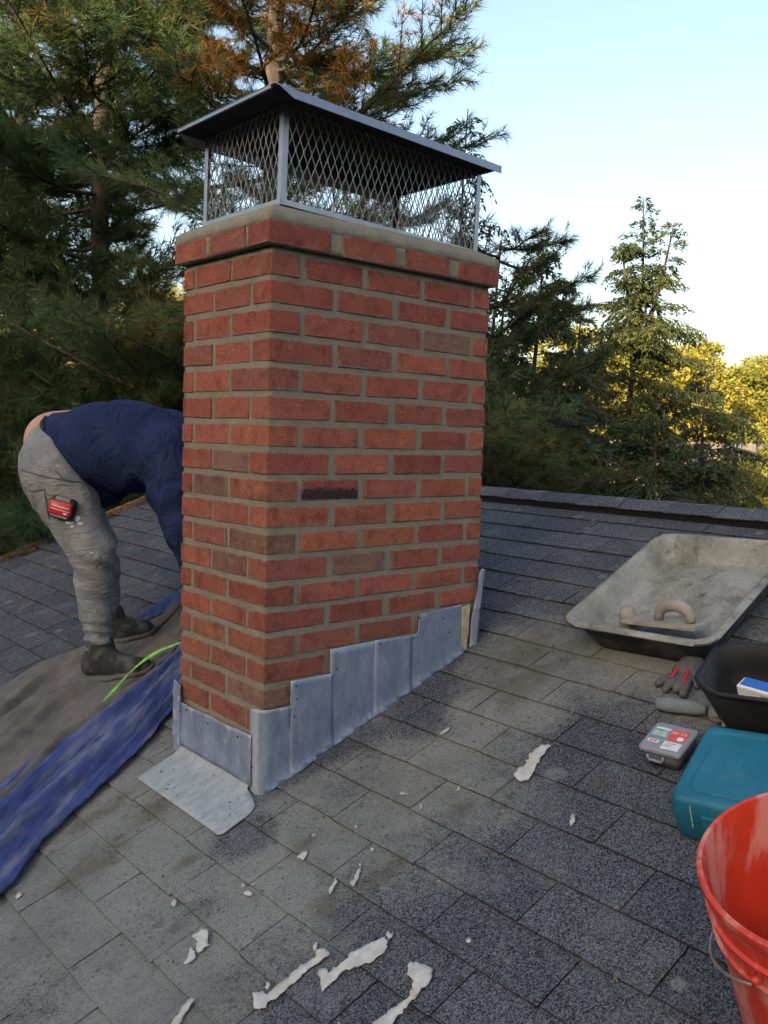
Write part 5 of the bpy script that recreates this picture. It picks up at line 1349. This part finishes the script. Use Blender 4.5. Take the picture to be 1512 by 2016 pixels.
NT_ += hemlock('hemlock_tree', 'dark hemlock close to the chimney edge beyond the ridge', (7.35, 5.15, GZ), 1.95, 2.0, 6, M['hemlock'], 1.5, (.075, .025), exp=.7, keep=.1, zlow=-2.6)
NT_ += hemlock('hemlock_tree', 'shorter hemlock between the dark one and the twin-topped one', (9.0, 5.75, GZ), 1.35, 1.9, 7, M['hemlock'], 1.45, (.080, .026), keep=.1, zlow=-2.6)
p_ = (5.92, 4.40, 1.23)
NT_ += hemlock('hemlock_tree', 'full dark hemlock tucked against the chimney right edge', (p_[0], p_[1], GZ), p_[2], 1.5, 16, M['hemlock'], 1.4, (.072, .024), exp=.6, keep=.1, zlow=-2.4)
NT_ += hemlock('hemlock_tree', 'low spreading hemlock just past the ridge, below the twin-topped one', (8.1, 3.9, GZ), -.15, 1.7, 9, M['hemlock'], 1.05, (.08, .028), zlow=-2.4, exp=.5, keep=.1)
NT_ += hemlock('hemlock_tree', 'low hemlock just past the ridge next to the chimney', (6.7, 4.3, GZ), -.05, 1.6, 10, M['hemlock'], 1.05, (.08, .028), zlow=-2.4, exp=.5, keep=.1)
NT_ += hemlock('hemlock_tree', 'low hemlock past the ridge behind the mixing tub back corner', (9.4, 4.05, GZ), -.45, 1.5, 15, M['hemlock'], 1.2, (.085, .03), zlow=-2.6, exp=.5, keep=.1)
NT_ += hemlock('hemlock_tree', 'broad hemlock with dark low boughs, right of the twin-topped one', (12.6, 5.75, GZ), .75, 2.0, 11, M['hemlock'], 1.1, (.085, .028), zlow=-3.0, keep=.1)
NT_ += hemlock('hemlock_tree', 'slender partly sunlit hemlock at the right edge', (20.0, 8.9, GZ), .35, 1.2, 13, M['hemlock'], .7, (.13, .042), zlow=-4, keep=.1)
NT_ += hemlock('hemlock_tree', 'thin hemlock spire rising behind the cap lid', (5.25, 4.45, GZ), 2.75, .62, 14, M['hemlock'], .8, (.07, .022), zlow=.2, exp=.8, rt=.06)

def leafy(name, label, base, ztop, rx, rz_, seed, mat, n, leaf, group, zc=None, tiers=18, flatc=.55, cat='tree'):
    rng = np.random.default_rng(seed); base = np.array(base, float); t = tree_thing(name, base, label, group, cat); W = Geo()
    zc = zc if zc is not None else ztop-rz_*.86
    limb(W, [base+np.array([.1*math.sin(k), .1*math.cos(k*1.7), (zc-base[2])*k/6]) for k in range(7)], .03*rz_+.08, .05, 7)
    C = []
    for k in range(tiers):
        v = rng.normal(size=3); v /= np.linalg.norm(v); v *= rng.uniform(.45, .98)**.6
        c = np.array([base[0], base[1], zc])+v*np.array([rx, rx, rz_])*.80; C.append(c)
        limb(W, [np.array([base[0], base[1], max(base[2]+.5, c[2]-rx*.7)]), (np.array([base[0], base[1], c[2]])+c)/2-np.array([0, 0, .1*rx]), c], .03+.01*rx, .015, 4)
    C = np.array(C); idx = rng.integers(0, len(C), n); v = rng.normal(size=(n, 3)); v /= np.linalg.norm(v, axis=1)[:, None]
    rad_ = rx*rng.uniform(.24, .42, len(C))[idx]
    P = C[idx]+v*(rad_*rng.random(n)**.35)[:, None]*np.array([1.15, 1.15, flatc])
    T = blades(P, v*np.array([1, 1, .4]), leaf, leaf*.55, rng, .6, (0, 0, .8)); finish(t, base, W, [T], mat); return len(T)
GR = 'sunlit autumn trees in the distance'
k = 60
for i, (p, d, rx, nm, lb, mt) in enumerate([
    ((46.86, 25.04, 6.44), 52, 2.7, 'pine_like_tree', 'rounded golden tree right of the twin-topped hemlock', 'golden'),
    ((54.20, 26.55, 5.68), 58, 3.2, 'autumn_tree', 'golden tree just right of the rounded one', 'golden_b'),
    ((61.95, 27.70, 6.75), 64, 3.6, 'autumn_tree', 'golden tree cut by the right edge above the pale house roof', 'golden_b'),
    ((52.53, 30.71, 6.36), 60, 2.8, 'autumn_tree', 'golden tree showing between the twin-topped hemlock boughs', 'golden'),
    ((55.76, 35.86, 8.14), 66, 3.2, 'autumn_tree', 'golden tree directly behind the twin-topped hemlock trunk', 'golden_b'),
    ((46.63, 33.26, 7.59), 58, 3.0, 'autumn_tree', 'golden tree between the dark and the twin-topped hemlocks', 'golden'),
    ((47.98, 37.41, 7.62), 62, 3.0, 'autumn_tree', 'golden tree behind the dark hemlock', 'golden_b'),
    ((40.32, 34.84, 6.79), 55, 2.8, 'autumn_tree', 'golden tree showing beside the chimney right edge', 'golden'),
    ((28.14, 12.24, 0.24), 30, 2.0, 'autumn_tree', 'near yellow-green tree at the right edge below the pale roof', 'golden_b'),
    ((23.59, 10.92, -0.57), 26, 1.6, 'autumn_tree', 'small yellow-green tree low at right above the ridge', 'golden_b'),
    ((19.43, 38.66, 7.54), 44, 2.6, 'autumn_tree', 'golden tree showing through the pine beside the chimney left edge', 'golden'),
    ((16.01, 39.02, 5.22), 42, 2.6, 'autumn_tree', 'golden tree glimpsed through the pine, left of its trunk', 'golden'),
    ((15.84, 47.19, 7.00), 48, 2.8, 'autumn_tree', 'golden tree glimpsed at the far left', 'golden_b')]):
    h = 5.2 if d > 40 else 3.2
    NT_ += leafy('autumn_tree', lb, (p[0], p[1], GZ), p[2], rx, min(h, (p[2]-GZ)*.62), k+i, M[mt], 9000 if d > 40 else 8000, .30 if d > 40 else .17, GR, tiers=34, flatc=.42)
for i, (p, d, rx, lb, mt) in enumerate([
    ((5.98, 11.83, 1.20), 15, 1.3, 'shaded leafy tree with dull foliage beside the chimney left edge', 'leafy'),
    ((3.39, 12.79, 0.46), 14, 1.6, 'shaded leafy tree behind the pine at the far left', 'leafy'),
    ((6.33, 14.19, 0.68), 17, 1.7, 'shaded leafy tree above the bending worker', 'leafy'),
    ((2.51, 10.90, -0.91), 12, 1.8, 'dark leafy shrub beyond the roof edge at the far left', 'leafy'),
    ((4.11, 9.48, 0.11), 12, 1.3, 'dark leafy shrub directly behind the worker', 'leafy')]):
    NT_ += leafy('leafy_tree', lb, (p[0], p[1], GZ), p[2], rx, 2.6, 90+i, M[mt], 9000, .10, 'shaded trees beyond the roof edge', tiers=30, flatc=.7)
# far wood, one mass
rng = np.random.default_rng(77); n_ = 42000; a = YAW+rng.uniform(-.75, .75, n_); d = rng.uniform(85, 125, n_)
topz = 3.2+1.3*np.sin(a*31)+1.0*np.sin(a*67+1)+.7*np.sin(a*131+2)
zz = GZ+(topz-GZ)*rng.random(n_)**.65+rng.normal(size=n_)*.3
Pw = np.stack([CAMP[0]+np.cos(a)*d, CAMP[1]+np.sin(a)*d, zz], 1)
wd = link('woods', tri_mesh('woods', blades(Pw, rng.normal(size=Pw.shape)*.6+np.array([0, 0, .2]), 1.15, .75, rng, .5)), None, M['golden_b'])
tag(wd, 'distant sunlit autumn woods closing the view', 'woods', kind='stuff')

# ------------------------------------------------------------------ neighbouring houses
def house(label, ctr, yaw, w, dpt, hw, hr, wall, roofm, base=GZ):
    m4 = Matrix.Translation((ctr[0], ctr[1], base)) @ Matrix.Rotation(yaw, 4, 'Z'); h = tag(empty('house', m4), label, 'house', 'neighbouring houses')
    g = Geo(); V = [(-w/2, -dpt/2, 0), (w/2, -dpt/2, 0), (w/2, dpt/2, 0), (-w/2, dpt/2, 0), (-w/2, -dpt/2, hw), (w/2, -dpt/2, hw), (w/2, dpt/2, hw), (-w/2, dpt/2, hw), (-w/2, 0, hw+hr), (w/2, 0, hw+hr)]
    g.add(V, [(0, 1, 5, 4), (2, 3, 7, 6), (1, 2, 6, 9, 5), (3, 0, 4, 8, 7)]).build('wall', wall, h)
    for k in range(int(hw/.22)): pass
    g = Geo(); o_ = .4; t = .12
    for sg in (-1, 1):
        e = np.array([0, sg*(dpt/2+o_), hw-hr*o_/(dpt/2)]); r = np.array([0, 0, hw+hr+.02])
        V = [(-w/2-o_, e[1], e[2]), (w/2+o_, e[1], e[2]), (w/2+o_, 0, r[2]), (-w/2-o_, 0, r[2])]
        V += [(x, y, z+t) for x, y, z in V]
        g.add(V, [(0, 1, 2, 3), (7, 6, 5, 4), (0, 4, 5, 1), (1, 5, 6, 2), (2, 6, 7, 3), (3, 7, 4, 0)])
    g.build('roof', roofm, h)
    for sg in (-1, 1):
        for x in np.arange(-w/2+1.3, w/2-.8, 2.2):
            for z in ([1.4] if hw < 4 else [1.4, 4.0]):
                fr = Geo().box((x, sg*(dpt/2+.03), z), (1.15, .08, 1.45)).build('window', M['white_box'], h)
                Geo().box((x, sg*(dpt/2+.075), z), (.98, .03, 1.28)).build('pane', M['glass'], fr)
    Geo().box((w/2-.6, -dpt/2-.04, 1.0), (.95, .08, 2.05)).build('door', M['trim'], h)
p = (59.92, 26.82, 2.34); house('house with pale roof among golden trees at the right edge', p, YAW+.9, 8, 8, 6.9, 1.9, M['siding_pale'], M['far_roof'])
p = (31.66, 17.13, -0.32); house('white house glimpsed low behind the hemlocks', p, YAW+1.2, 8, 6, 5.2, .9, M['siding_pale'], M['far_roof'], GZ)
p = (5.35, 17.73, -0.61); house('pale clapboard house glimpsed left of the bending worker', p, YAW+1.45, 9, 6, 5.4, 1.3, M['siding_pale'], M['far_roof'], GZ)
